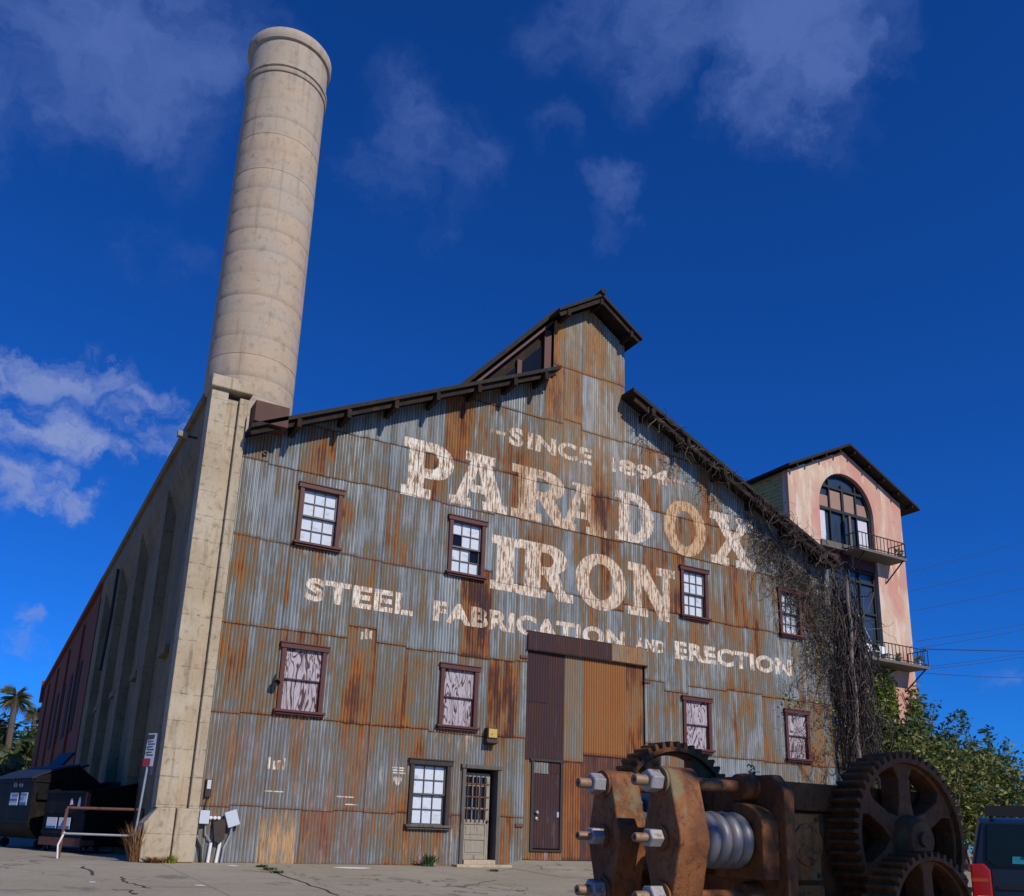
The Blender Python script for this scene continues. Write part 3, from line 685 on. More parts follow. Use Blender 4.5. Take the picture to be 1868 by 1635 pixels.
g = MB(); g.box(9.94, 10.77, -.12, .25, .0, .14); g.box(9.62, 11.05, -.42, -.121, -.02, .045); g.build('doorstep', M['pillar'], mill, bevel=.012)

# ---- big sliding door of patched iron
def patch(mb, wl, x0, x1, z0, z1, y, R, G, w=(0, 0, 0, 1), seed=None):
    n = max(2, round((x1-x0)/DX)); S = random.random() if seed is None else seed; sg = 6
    for j in range(n):
        xa = x0+(x1-x0)*j/n; xb = x0+(x1-x0)*(j+1)/n; vs = []; at = []
        for q in range(sg+1):
            f = q/sg
            for xx in (xa, xb): vs.append((xx, corr(xx)+y-.006*(1-f), z0+(z1-z0)*f)); at.append((R, G, f, S)); wl.append(w)
        mb.add(vs, [(2*q, 2*q+1, 2*q+3, 2*q+2) for q in range(sg)], at)
mb = MB(); wl = []; Y = .015
patch(mb, wl, 11.57, 12.20, 3.95, 5.30, Y-.008, 1.02, .18); patch(mb, wl, 12.20, 12.70, 3.90, 5.30, Y, .97, .25, (.05, .06, 0, 1)); patch(mb, wl, 11.57, 12.70, 2.53, 3.97, Y-.004, .98, .22, (.04, .03, 0, 1))
patch(mb, wl, 12.70, 13.28, 2.55, 5.32, Y-.006, .36, .22, (0, 0, .1, 1)); patch(mb, wl, 13.28, 14.65, 2.74, 5.32, Y-.010, .555, .09); patch(mb, wl, 14.65, 15.24, 2.78, 5.32, Y-.004, .64, .5)
patch(mb, wl, 12.68, 13.24, .16, 2.56, Y, .62, .22, (0, .15, 0, 1)); patch(mb, wl, 13.24, 15.24, .16, 2.76, Y+.004, .82, .4, (0, .25, 0, 1))
patch(mb, wl, 11.57, 11.76, .16, 2.53, Y, .45, .4); patch(mb, wl, 11.76, 12.68, .16, .40, Y, .55, .4, (.4, 0, 0, 1))
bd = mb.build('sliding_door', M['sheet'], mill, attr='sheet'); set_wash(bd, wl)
mb = MB(); wl = []; patch(mb, wl, 11.82, 12.58, .43, 2.22, Y-.02, .99, .25, (.08, .03, 0, 1)); patch(mb, wl, 12.25, 12.58, 2.22, 2.47, Y-.02, .97, .2); patch(mb, wl, 11.82, 12.25, 2.2, 2.47, Y-.03, .25, .3, (.6, 0, 0, 1))
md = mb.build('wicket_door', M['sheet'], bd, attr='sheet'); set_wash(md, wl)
f = MB(); f.box(11.75, 11.82, Y-.05, Y+.03, .40, 2.50); f.box(12.60, 12.67, Y-.05, Y+.03, .40, 2.50); f.box(11.70, 12.72, Y-.06, Y+.03, 2.50, 2.56); f.box(11.75, 12.67, Y-.05, Y+.03, .36, .40); f.build('wicket_frame', M['dark_wood'], bd)
f = MB(); f.lathe([(.035, 0), (.045, .03), (.03, .06)], (11.92, Y-.035, 1.27), (0, -1, 0), 12); f.build('lock', M['galv'], bd); f = MB(); f.lathe([(.04, 0), (.04, .02), (.02, .03)], (11.92, Y-.035, 1.12), (0, -1, 0), 12); f.build('lock', M['galv'], bd); f = MB(); f.box(12.50, 12.56, Y-.05, Y-.03, 1.17, 1.30); f.build('hasp', M['galv'], bd)
mb = MB(); wl = []; patch(mb, wl, 11.52, 14.15, 5.28, 5.72, -.075, .97, .3, (.03, .06, .0, 1)); patch(mb, wl, 14.15, 15.28, 5.28, 5.74, -.072, .40, .4, (.1, .1, .3, 1))
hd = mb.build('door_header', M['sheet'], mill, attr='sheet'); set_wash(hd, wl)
f = MB(); f.box(11.50, 15.34, -.085, -.045, 5.245, 5.28); f.box(11.5, 15.34, -.06, -.03, 5.72, 5.75); f.build('door_rail', M['roofwood'], mill)
for (x_, z_) in ((11.44, .95), (15.36, 4.85), (11.44, 5.05)): f = MB(); f.box(x_-.12, x_+.10, -.06, -.03, z_-.035, z_+.035); f.build('hinge_strap', M['rustpipe'], mill)
f = MB(); f.box(11.45, 15.35, .05, .08, .1, 5.4); f.build('door_backing', M['void'], mill)
# ---- roof
YB = 10.0
r = MB()
r.prism([(3.95, roofL(3.95)), (12.02, roofL(12.02)), (12.02, roofL(12.02)+.10), (3.95, roofL(3.95)+.10)], XZ, -.62, YB)
r.prism([(14.50, roofR(14.50)), (22.75, roofR(22.75)), (22.75, roofR(22.75)+.12), (14.50, roofR(14.50)+.12)], XZ, -.62, YB)
rf = r.build('roof', M['roofmetal'], mill)
r = MB()
r.bar((3.97, -.50, roofL(3.97)-.09), (11.9, -.50, roofL(11.9)-.09), .05, .11); r.bar((14.62, -.50, roofR(14.62)-.10), (22.7, -.50, roofR(22.7)-.10), .06, .2)
r.build('rake_board', M['roofwood'], rf)
for bx in (4.98, 6.12, 7.28, 8.36, 9.5, 10.55, 11.5):
    r = MB(); r.box(bx-.05, bx+.05, -.72, .0, roofL(bx)-.26, roofL(bx)-.05); r.build('purlin_end', M['roofwood'], rf)
for bx in (15.2, 16.5, 17.9, 19.3, 20.7, 22.0):
    r = MB(); r.box(bx-.06, bx+.06, -.66, .0, roofR(bx)-.28, roofR(bx)-.05); r.build('purlin_end', M['roofwood'], rf)
r = MB(); r.box(3.99, 4.75, -.62, -.1, 9.36, 9.86); r.build('flashing_box', simple('rust_brown_flashing', (.085, .035, .025), .7, .1, .4, 4), mill, bevel=.01)
# raised monitor on the ridge
r = MB()
def mroof(x): return 15.86 - .655*abs(x-13.42)
r.prism([(11.95, mroof(11.95)-.02), (13.42, 15.86), (14.86, mroof(14.86)-.02), (14.86, mroof(14.86)+.07), (13.42, 15.96), (11.95, mroof(11.95)+.07)], XZ, -.60, 7.0)
r.tube([(13.42, -.66, 15.99), (13.42, 7, 15.99)], .09, 10)
r.prism([(9.35, 11.99), (12.2, 15.17), (12.2, 15.34), (9.25, 12.05)], XZ, -.05, 7.0)
mr = r.build('monitor_roof', M['roofmetal'], mill)
for bx in (12.3, 13.42, 14.5):
    r = MB(); r.box(bx-.05, bx+.05, -.56, .0, mroof(bx)-.26, mroof(bx)-.06); r.build('purlin_end', M['roofwood'], mr)
r = MB(); r.bar((12.0, -.5, mroof(12.0)-.1), (13.40, -.5, 15.76), .05, .14); r.bar((13.44, -.5, 15.76), (14.8, -.5, mroof(14.8)-.1), .05, .14); r.build('rake_board', M['roofwood'], mr)
# glazed triangle at the left of the monitor
r = MB(); gp = [(9.6, 12.1), (12.12, 12.6), (12.12, 15.0)]
r.prism(gp, XZ, .22, .30); go = r.build('glazed_gable', M['roofwood'], mill)
r = MB()
r.prism([(10.45, 12.55), (11.02, 12.55), (11.02, 13.18)], XZ, .17, .20); r.prism([(11.20, 12.7), (11.86, 12.7), (11.86, 14.12), (11.20, 13.38)], XZ, .17, .20)
r.build('pane', M['dark_glass'], go)
r = MB(); r.bar((9.7, .12, 12.20), (12.1, .12, 14.86), .06, .30, (0, 1, 0)); r.box(11.04, 11.18, .1, .22, 12.4, 13.4); r.box(11.88, 12.10, .06, .22, 12.4, 14.6); r.build('mullion', M['trim'], go)
# side walls of the monitor, right and rear walls
r = MB(); r.box(14.56, 14.60, .03, 7, 12.9, 14.95); r.box(12.14, 12.18, .03, 7, 12.9, 14.95); r.box(22.80, 22.84, .03, YB, 0, 9.4); r.box(3.95, 22.80, YB, YB+.05, 0, 9.0)
r.build('side_wall_iron', M['roofmetal'], mill)
# ---- concrete pillar at the corner
p = MB()
p.box(3.10, 3.47, -.16, .35, 1.02, 10.12); p.box(3.73, 3.93, -.16, .35, 1.02, 10.02); p.box(3.47, 3.73, -.04, .35, 1.02, 10.0)
p.build('corner_pillar', M['pillar'], mill, bevel=.015)
p = MB(); p.box(3.06, 3.99, -.26, .5, 10.12, 10.42); p.build('pillar_cap', M['pillar'], mill, bevel=.03)
p = MB()
p.prism([(2.92, 0), (3.47, 0), (3.47, 1.02), (3.13, 1.02), (2.92, .72)], XZ, -.26, .4); p.prism([(3.50, 0), (3.93, 0), (3.93, 1.02), (3.50, 1.02)], XZ, -.24, .4)
p.build('pillar_base', M['pillar'], mill, bevel=.02)
# ---- long left wall: concrete bays, then brick
w_ = MB(); YC = 19.5
w_.box(3.38, 3.75, .4, YC, 0, 10.0); w_.box(3.12, 3.75, .4, YC, 9.25, 10.0)
w_.box(3.02, 3.80, .5, YC, 10.0, 10.22)
bays = [(.9, 4.6), (5.5, 9.0), (9.9, 13.4), (14.3, 17.8)]
last = .4
for (a, b) in bays:
    w_.box(3.12, 3.38, last, a, 0, 9.25); last = b
    w_.prism([(3.12, 9.25), (3.38, 9.25), (3.38, 8.5)], lambda x_, z_, d_: (x_, d_, z_), a, b)
w_.box(3.12, 3.38, last, YC, 0, 9.25)
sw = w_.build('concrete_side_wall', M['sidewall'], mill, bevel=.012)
for (a, b) in bays:
    f = MB(); c_ = (a+b)/2; n = 10
    poly = [(c_-.42, 4.7)] + [(c_+.42, 4.7)] + [(c_+.42*cos(pi*k/n), 7.2+.42*sin(pi*k/n)) for k in range(n+1)]
    f.prism(poly, YZ, 3.35, 3.40); fo = f.build('blind_window', M['recess'], sw)
    f = MB(); f.box(3.22, 3.38, c_-.55, c_+.55, 4.5, 4.68); f.build('sill', M['sidewall'], fo)
b_ = MB(); b_.box(3.20, 3.75, YC, 56, 0, 10.0); b_.box(3.04, 3.8, YC, 56, 10.0, 10.3)
y = YC+.3
while y < 55.5: b_.box(3.10, 3.20, y, y+1.0, 0, 9.5); y += random.choice([6.5, 7.4, 9.0])
b_.box(2.98, 3.2, 55.2, 56.0, 9.0, 10.55)
bw = b_.build('brick_side_wall', M['brick'], mill)
for yy in (25.4, 29.6, 33.8, 38.0, 42.2):
    f = MB(); f.box(3.17, 3.22, yy-.8, yy+.8, 4.5, 7.6); f.build('dark_opening', M['void'], bw)
# drainpipe running down the concrete bays
f = MB(); f.tube([(3.05, 13.8, 9.2), (3.05, 13.8, 7.4), (2.98, 13.7, 5.6)], .05, 6); f.build('drainpipe', M['cable'], mill)
# rusty stain pipe hole under the left eave
f = MB(); f.lathe([(.06, 0), (.06, .05), (.035, .05), (.035, .0)], (4.44, -.03, 8.88), (0, -1, 0), 12); f.build('pipe_stub', M['rustpipe'], mill)

# ------------------------------------------------------------------ smokestack
ch = thing('smokestack', 'tall round concrete smokestack rising behind the corrugated mill', 'chimney', (6.78, 14.0, 0))
prof = [(1.74, 0)]; z = 8.0; R0 = lambda z: 1.735 - .0022*z
while z < 30.6:
    q_ = random.choice([.001, .002, .003, .006]); prof += [(R0(z), z-.03), (R0(z)-q_, z-.010), (R0(z)-q_, z+.006), (R0(z)+q_, z+.016), (R0(z), z+.25)]; z += random.choice([.80, .92, .96, 1.0])
DZ = -.36
s = MB(); s.lathe(prof + [(R0(31.9), 31.5+DZ), (R0(31.9), 33.3+DZ)], (6.78, 14, 0), (0, 0, 1), 72); s.build('shaft', M['stack'], ch, smooth=True)
s = MB(); s.lathe([(r_, h_+DZ) for r_, h_ in [(1.60, 31.60), (1.71, 31.62), (1.735, 31.68), (1.735, 31.78), (1.69, 31.80), (1.69, 31.86), (1.75, 31.90), (1.75, 32.02), (1.70, 32.08), (1.6, 32.10)]], (6.78, 14, 0), (0, 0, 1), 72); s.build('band', M['stack'], ch, smooth=True)
s = MB(); s.lathe([(r_, h_+DZ) for r_, h_ in [(1.60, 33.27), (1.70, 33.30), (1.76, 33.34), (1.80, 33.48), (1.80, 33.78), (1.76, 33.84), (1.5, 33.84), (1.5, 33.0)]], (6.78, 14, 0), (0, 0, 1), 72); s.build('rim', M['stack'], ch, smooth=True)

# ------------------------------------------------------------------ pink loft tower behind
TY = 12.0; TX0, TX1, TP = 34.35, 43.32, 38.80
tw = thing('loft_tower', 'tall pink stucco tower with arched window and iron balconies behind the mill', 'building', (38.8, TY, 0))
def stucco():
    m, N = newmat('pink_stucco'); v = N.n('ShaderNodeTexCoord').outputs['Object']
    a = N.noise(N.vmul(v, (.45, .45, .22)), 1, 5, .6, .6); b = N.noise(v, 1.6, 5, .65); e = N.noise(v, 25, 4, .6); d = N.noise(N.vmul(v, (2.5, 2.5, .35)), 1, 4, .6)
    c = N.mix(N.smooth(a, .40, .62), (.56, .275, .205), (.60, .43, .30)); c = N.mix(N.smooth(b, .56, .74, 0, .8), c, (.50, .20, .17)); c = N.mix(N.smooth(N.math('ADD', N.math('MULTIPLY', d, .6), N.math('MULTIPLY', a, .4)), .51, .60, 0, .85), c, (.68, .56, .43))
    k = N.math('MULTIPLY_ADD', e, .3, .85); c = N.n('ShaderNodeVectorMath', operation='SCALE', ins={0: c, 'Scale': k}).outputs[0]
    finish(N, c, .9, 0, e, .3, .02); return m
M['stucco'] = stucco()
M['siding'] = simple('yellowed_siding', (.46, .37, .15), .85, 0, .4, 2, .2, (.07, .05, .03), (1, 1, 5))
M['iron'] = simple('dark_green_iron', (.022, .024, .023), .6, .2, .3, 6)
M['curtain'] = simple('white_curtain', (.62, .6, .66), .8, 0, .2, 3, .2, None, (8, 8, .5))
M['screen'] = simple('tan_window_screen', (.33, .20, .14), .5, 0, .15, 3)
M['blueglass'] = simple('blue_grey_glass', (.03, .05, .075), .08, 0, .3, 2, .6)
M['concrete_beam'] = simple('weathered_beam', (.14, .12, .10), .85, 0, .3, 3)
def gab(x): return 21.9 - .48*abs(x-TP)
AX0, AX1, ASILL, ASPR = 36.62, 40.92, 15.2, 18.35; ACX = (AX0+AX1)/2; AR = (AX1-AX0)/2
def archtop(x): return ASPR + sqrt(max(0, AR*AR - (x-ACX)**2))
xb = [TX0, AX0] + [ACX - AR*cos(pi*k/24) for k in range(1, 24)] + [AX1, TX1]
if not any(abs(q-TP) < .02 for q in xb): xb.append(TP)
xb.sort(); s = MB(); TD = .45
for a, b in zip(xb[:-1], xb[1:]):
    inside = AX0-1e-6 <= a and b <= AX1+1e-6
    segs = [((0, 0), (gab(a), gab(b)))] if not inside else [((0, 0), (7.6, 7.6)), ((archtop(a), archtop(b)), (gab(a), gab(b)))]
    for (l, h) in segs:
        vs = [(a, TY, l[0]), (b, TY, l[1]), (b, TY, h[1]), (a, TY, h[0]), (a, TY+TD, l[0]), (b, TY+TD, l[1]), (b, TY+TD, h[1]), (a, TY+TD, h[0])]
        s.add(vs, [(0, 1, 2, 3), (5, 4, 7, 6), (0, 4, 5, 1), (3, 2, 6, 7), (0, 3, 7, 4), (1, 5, 6, 2)])
s.build('stucco_front', M['stucco'], tw)
s = MB(); s.box(TX1-.3, TX1, TY+TD, 22, 0, gab(TX1)); s.box(TX0, TX1, 22, 22.3, 0, 19); s.build('rear_wall', M['stucco'], tw)
s = MB(); s.box(TX0+.02, TX0+.3, TY+TD, 22, 0, gab(TX0)); k = 0
z = 13.0
while z < 19.5: s.box(TX0-.012, TX0+.02, TY+TD+.02, 22, z, z+.20); z += .22
s.box(TX0-.5, TX0+.02, TY+.3, 21.9, 15.2, 15.45)
so = s.build('side_siding', M['siding'], tw)
s = MB(); s.box(TX0-.06, TX0-.012, 14.6, 16.4, 16.6, 18.6); sf = s.build('side_window', M['dark_wood'], tw); s = MB(); s.box(TX0-.075, TX0-.06, 14.8, 16.2, 16.8, 18.4); s.build('pane', M['blueglass'], sf)
s = MB()
RT = lambda x: 22.05 - .48*abs(x-TP)
s.prism([(33.9, RT(33.9)), (TP, 22.05), (44.35, RT(44.35)), (44.35, RT(44.35)+.14), (TP, 22.2), (33.9, RT(33.9)+.14)], XZ, TY-.55, 22.5)
ro = s.build('roof', M['roofmetal'], tw)
for q in range(9):
    x_ = 34.6 + q*1.15; s = MB(); s.box(x_-.05, x_+.05, TY-.48, TY, RT(x_)-.2, RT(x_)-.04); s.build('rafter_end', M['roofwood'], ro)
# arched window and the tall one under it
s = MB(); GY = TY+.28
def vbar(x_, z0, z1, w=.09, y=GY): s.box(x_-w/2, x_+w/2, y-.05, y+.05, z0, z1)
n = 24
for k in range(n):
    a0, a1 = pi*k/n, pi*(k+1)/n
    s.bar((ACX+(AR-.06)*cos(a0), GY, ASPR+(AR-.06)*sin(a0)), (ACX+(AR-.06)*cos(a1), GY, ASPR+(AR-.06)*sin(a1)), .14, .1, (0, 1, 0))
for x_ in (AX0+.06, AX1-.06): vbar(x_, 16.4, ASPR, .12)
vbar(ACX, 15.9, 19.9, .16); vbar(ACX-1.05, 16.4, archtop(ACX-1.05)-.1); vbar(ACX+1.05, 16.4, archtop(ACX+1.05)-.1)
s.box(AX0, AX1, GY-.07, GY+.07, 18.22, 18.38); s.box(AX0+.4, AX1-.4, GY-.06, GY+.06, 19.55, 19.68)
aw = s.build('arched_window', M['iron'], tw)
s = MB(); s.prism([(AX0, 16.3), (AX1, 16.3)] + [(ACX+AR*cos(pi*k/16), ASPR+AR*sin(pi*k/16)) for k in range(17)], XZ, GY+.08, GY+.10); s.build('pane', M['blueglass'], aw)
s = MB()
for a, b in ((AX0+.15, ACX-1.1), (ACX-1.0, ACX-.1), (ACX+.1, ACX+1.0), (ACX+1.1, AX1-.15)): s.box(a, b, GY+.04, GY+.07, 18.4, min(19.5, archtop(max(abs(a-ACX), abs(b-ACX))+ACX)-.05))
s.build('screen', M['screen'], aw)
for a, b in ((AX0+.15, AX0+.75), (AX1-.95, AX1-.2)): s = MB(); s.box(a, b, GY+.04, GY+.07, 16.4, 18.2); s.build('curtain', M['curtain'], aw)
s = MB(); s.box(AX0-.1, ACX-.1, TY-.12, TY+.35, 15.95, 16.3); s.box(ACX+.1, AX1+.1, TY+.0, TY+.35, 15.8, 16.3); s.build('sill_beam', M['concrete_beam'], tw)
s = MB(); s.box(AX0, AX1, TY+.15, TY+.4, 15.2, 15.95); s.build('spandrel', M['trim'], tw)
s = MB(); s.box(ACX-.08, ACX+.08, TY-.16, TY-.02, 15.0, 18.0); s.build('downpipe', M['concrete_beam'], tw)
s = MB()
for x_ in (AX0+.08, AX0+1.05, ACX, ACX+.9, AX1-.08): s.box(x_-.06, x_+.06, GY-.05, GY+.05, 8.0, 15.2)
for z_ in (9.6, 11.2, 12.8, 14.5, 15.1): s.box(AX0, AX1, GY-.06, GY+.06, z_-.06, z_+.06)
lw = s.build('lower_window', M['iron'], tw)
s = MB(); s.box(AX0, AX1, GY+.06, GY+.08, 7.6, 15.2); s.build('pane', M['blueglass'], lw)
s = MB(); s.bar((ACX+.5, GY+.02, 12.9), (ACX+1.5, GY+.02, 11.3), .06, .06, (0, 1, 0)); s.build('brace', M['galv'], lw)
def balcony(x0, x1, z, y0, h, name):
    s = MB(); s.box(x0, x1, y0, TY-.005, z-.14, z); bo = s.build(name, M['concrete_beam'], tw)
    s = MB()
    for (a, b) in (((x0+.03, y0+.04), (x1-.03, y0+.04)), ((x1-.03, y0+.04), (x1-.03, TY-.03)), ((x0+.03, y0+.04), (x0+.03, TY-.03))):
        L = sqrt((b[0]-a[0])**2+(b[1]-a[1])**2); n = max(2, int(L/.28))
        for zz in (z+h, z+.10): s.bar((*a, zz), (*b, zz), .045, .045)
        for k in range(n+1):
            t = k/n; s.tube([(a[0]+(b[0]-a[0])*t, a[1]+(b[1]-a[1])*t, z), (a[0]+(b[0]-a[0])*t, a[1]+(b[1]-a[1])*t, z+h)], .02, 5)
    s.build('railing', M['iron'], bo)
    s = MB(); s.bar((x1-.2, y0+.1, z-.14), (x1-.5, TY-.03, z-1.25), .06, .06); s.bar((x0+.5, y0+.1, z-.14), (x0+.5, TY-.03, z-1.1), .06, .06); s.build('brace', M['iron'], bo)
balcony(38.2, 42.0, 15.92, 10.9, .86, 'balcony'); balcony(37.4, 42.85, 10.02, 10.75, .88, 'balcony')
# things standing on the balconies
def plant_blob(mb, c, r, n, size, at=None):
    for _ in range(n):
        d = Vector((random.gauss(0, 1), random.gauss(0, 1), random.gauss(0, 1))).normalized()*random.random()**.4
        p = Vector(c)+Vector((d.x*r[0], d.y*r[1], d.z*r[2])); leaf(mb, p, size*random.uniform(.6, 1.3))
def leaf(mb, p, s_, v=None):
    a = Vector((random.gauss(0, 1), random.gauss(0, 1), random.gauss(0, .7))).normalized(); b = a.orthogonal().normalized()
    ang = random.random()*2*pi; b = (b*cos(ang)+a.cross(b)*sin(ang))
    v = random.random() if v is None else v
    mb.add([p-a*s_, p+b*s_*.45, p+a*s_, p-b*s_*.45], [(0, 1, 2, 3)], (v, v, v, 1))
def pot(x_, y_, z_, label, mat):
    t = thing('potted_plant', label, 'plant', (x_, y_, z_)); s = MB(); s.lathe([(.10, 0), (.14, .25), (.16, .25), (.16, .28), (.13, .28), (.12, .22)], (x_, y_, z_), (0, 0, 1), 14); s.build('pot', mat, t)
    s = MB(); plant_blob(s, (x_, y_, z_+.42), (.24, .24, .2), 60, .09); s.build('foliage', M['leaf_ivy'], t, attr='leaf')
pot(41.75, 11.15, 15.92, 'small potted plant on the upper balcony corner', M['brick']); pot(40.9, 11.2, 10.02, 'green potted plant in the middle of the lower balcony', M['leaf_green']); pot(42.5, 11.1, 10.02, 'potted plant at the right corner of the lower balcony', M['white'])
for (x_, lab) in ((39.2, 'white plastic chair on the lower balcony nearest the vines'), (40.3, 'white plastic chair on the lower balcony beside the green plant')):
    t = thing('balcony_chair', lab, 'chair', (x_, 11.3, 10.02), 0, 'white chairs on the lower balcony'); s = MB(); s.box(x_-.24, x_+.24, 11.1, 11.55, 10.44, 10.48); s.build('seat', M['white'], t)
    s = MB(); s.obox((x_, 11.6, 10.7), (.24, 0, 0), (0, .015, 0), (0, .06, .24)); s.build('backrest', M['white'], t)
    for i_ in (-1, 1):
        for j_ in (11.13, 11.53): s = MB(); s.bar((x_+i_*.21, j_, 10.02), (x_+i_*.21, j_, 10.44), .035, .035, (0, 1, 0)); s.build('leg', M['white'], t)

# ------------------------------------------------------------------ overhead wires
pole = thing('utility_pole', 'wooden utility pole with crossarm beyond the right edge', 'pole', (95, 18, 0))
s = MB(); s.tube([(95, 18, 0), (95, 18, 27)], [.2, .14], 8); s.build('shaft', M['bark'], pole); s = MB(); s.box(94.9, 95.1, 15.5, 20.5, 25, 25.2); s.box(94.9, 95.1, 15.5, 20.5, 18.5, 18.7); s.build('crossarm', M['bark'], pole)
WIRES = [((1655, 1045), (1868, 985), 'topmost of the three thin upper power lines right of the tower'), ((1660, 1079), (1868, 1026), 'middle one of the three thin upper power lines'), ((1664, 1115), (1868, 1070), 'lowest of the three thin upper power lines'),
         ((1672, 1170), (1868, 1136), 'highest cable of the lower bundle leaving the tower'), ((1680, 1182), (1868, 1146), 'second cable of the lower bundle, rising to the right'), ((1684, 1184), (1868, 1187), 'thick level cable crossing the lower bundle from the balcony'),
         ((1690, 1217), (1868, 1189), 'cable rising to the level one from under the lower balcony'), ((1690, 1221), (1868, 1196), 'twin cable just below the rising one at balcony floor height'), ((1684, 1228), (1868, 1234), 'lowest cable, nearly level below the lower balcony')]
for k, (a, b, lab) in enumerate(WIRES):
    A = onY(*a, 13.0 if k < 3 else 11.6); B = onY(*b, 20.0); d = (B-A); E_ = A + d*1.6
    pts = [A + (E_-A)*t/16 - Vector((0, 0, 1))*.5*(4*(t/16)*(1-t/16))*(.25 if k != 5 else .1) for t in range(17)]
    s = MB(); s.tube(pts, .018 if k != 5 else .035, 4); tag(s.build('power_line', M['cable']), lab, 'wire', 'power lines right of the tower')

# ------------------------------------------------------------------ vines
def wander(p0, d0, n, step, jit, gx=(0, 0, 0)):
    p = Vector(p0); d = Vector(d0).normalized(); o = [p.copy()]
    for _ in range(n):
        d = (d + Vector((random.gauss(0, jit), random.gauss(0, jit*.35), random.gauss(0, jit))) + Vector(gx)).normalized(); p = p + d*step; o.append(p.copy())
    return o
vn = MB()
def clampwall(pts, lo=-.05, hi=-.42):
    for q in pts: q.y = min(max(q.y, hi), lo)
    return pts
def strand(pts, r):
    for q in pts: q.y = min(max(q.y, -.85), .75)
    k = next((i for i, q in enumerate(pts) if q.x > 24.9), len(pts)); pts = pts[:k]
    if len(pts) < 3: return
    v = random.random(); vn.tube(pts, [r*(1-.6*i/len(pts)) for i in range(len(pts))], 3, False, (v, v, v, 1))
# hanging curtain at the mill's right corner
for _ in range(450):
    x_ = random.gauss(23.7, .42); x_ = min(max(x_, 22.9), 24.7); z_ = random.uniform(4.0, 9.5); y_ = random.uniform(-.2, .6)
    n = int((z_-random.uniform(-.3, 3.0))/.2); n = max(n, 4)
    pts = wander((x_, y_, z_), (random.uniform(-.15, .15), 0, -1), n, .2, random.choice([.22, .34, .5]), (0, 0, -.24))
    for q in pts: q.x = min(max(q.x, 22.7), 24.95)
    strand([q for q in pts if q.z > 0] or pts[:3], random.uniform(.010, .024))
# over the eave and roof edge
for _ in range(240):
    t = random.random()**.75; x_ = 14.8 + 7.9*t; z_ = roofR(x_) + random.uniform(-.38, .02)
    pts = wander((x_, -.64, z_), (random.choice([-.3, 1, 1]), 0, random.uniform(-.9, .1)), random.randint(3, 6 if t < .6 else 10), .11, .5, (.05, 0, -.045))
    for q in pts: q.y = min(q.y, -.62) if q.z > roofR(q.x)-.3 else min(q.y, -.3)
    strand(pts, random.uniform(.007, .015))
# net of stems over the right part of the iron wall
for _ in range(720):
    x_ = 19.2 + 3.7*random.random()**.6
    z_ = roofR(x_) - .25 - abs(random.gauss(0, .9)) - (max(0, x_-20.6)*random.random()*1.6)
    pts = clampwall(wander((x_, -.07, z_), (random.uniform(-.6, 1), 0, random.uniform(-1, .2)), random.randint(6, 15), .13, .55, (.06, 0, -.06)), -.05, -.16)
    strand(pts, random.uniform(.005, .012))
for _ in range(170):
    x_ = random.uniform(21.2, 22.9); z_ = random.uniform(1.5, 7.5)
    pts = clampwall(wander((x_, -.07, z_), (random.uniform(-1, .3), 0, random.uniform(-1, .4)), random.randint(6, 14), .14, .5), -.05, -.16); strand(pts, random.uniform(.005, .012))
vthing = thing('dead_vine', 'bare grey brown vine hanging in tangled stems over the mill\'s right corner', 'vine', (23.6, 0, 0))
vn.build('stems', M['vine_tone'], vthing, attr='leaf')
s = MB(); pts = []
base = onY(1562, 1360, -.22); topq = onY(1545, 1060, -.22)
for k in range(14):
    t = k/13; q = Vector((base.x+.05, -.22, 0)).lerp(Vector((topq.x, -.22, topq.z)), t); q.x += .05*sin(k*1.9); pts.append(q)
s.tube(pts, [.095-.04*k/13 for k in range(14)], 10); s.build('trunk', simple('pale_vine_bark', (.21, .17, .135), .9, 0, .5, 3, .15, (.08, .06, .045)), vthing)
s = MB()
for _ in range(120):
    if random.random() < .5: p = Vector((random.gauss(20.55, .2), -.14, random.gauss(4.75, .25)))
    else: p = Vector((random.gauss(22.3, .5), -.2, random.uniform(3.4, 7.5)))
    leaf(s, p, random.uniform(.03, .07))
s.build('leaves', M['leaf_ivy'], vthing, attr='leaf')

# ------------------------------------------------------------------ ivy on the tower, shrubs and trees
def clump_plant(name, label, cat, loc, crown, leafmat, nleaf, size, trunks, group=None, clumps=None):
    t = thing(name, label, cat, loc, 0, group); s = MB()
    for (c, r, n) in crown: plant_clump(s, c, r, int(n*nleaf), size)
    s.build('foliage' if cat != 'tree' else 'crown', leafmat, t, attr='leaf')
    s = MB()
    for pts, r0, r1 in trunks: s.tube(pts, [r0+(r1-r0)*i/(len(pts)-1) for i in range(len(pts))], 6)
    s.build('stems' if cat != 'tree' else 'trunk', M['bark'], t); return t
def plant_clump(mb, c, r, n, size):
    k = max(3, n//45); cs = []
    for _ in range(k):
        d = Vector((random.gauss(0, 1), random.gauss(0, 1), random.gauss(0, 1))).normalized()*random.random()**.38
        cs.append((Vector((c[0]+d.x*r[0], c[1]+d.y*r[1], c[2]+d.z*r[2])), random.uniform(.25, 1.0)))
    m = min(r)*.33
    for _ in range(n):
        q, v = random.choice(cs); g = Vector((random.gauss(0, m), random.gauss(0, m), random.gauss(0, m)))
        leaf(mb, q+g, size*random.uniform(.55, 1.3), min(1, max(0, v*.75+random.uniform(-.2, .3))))
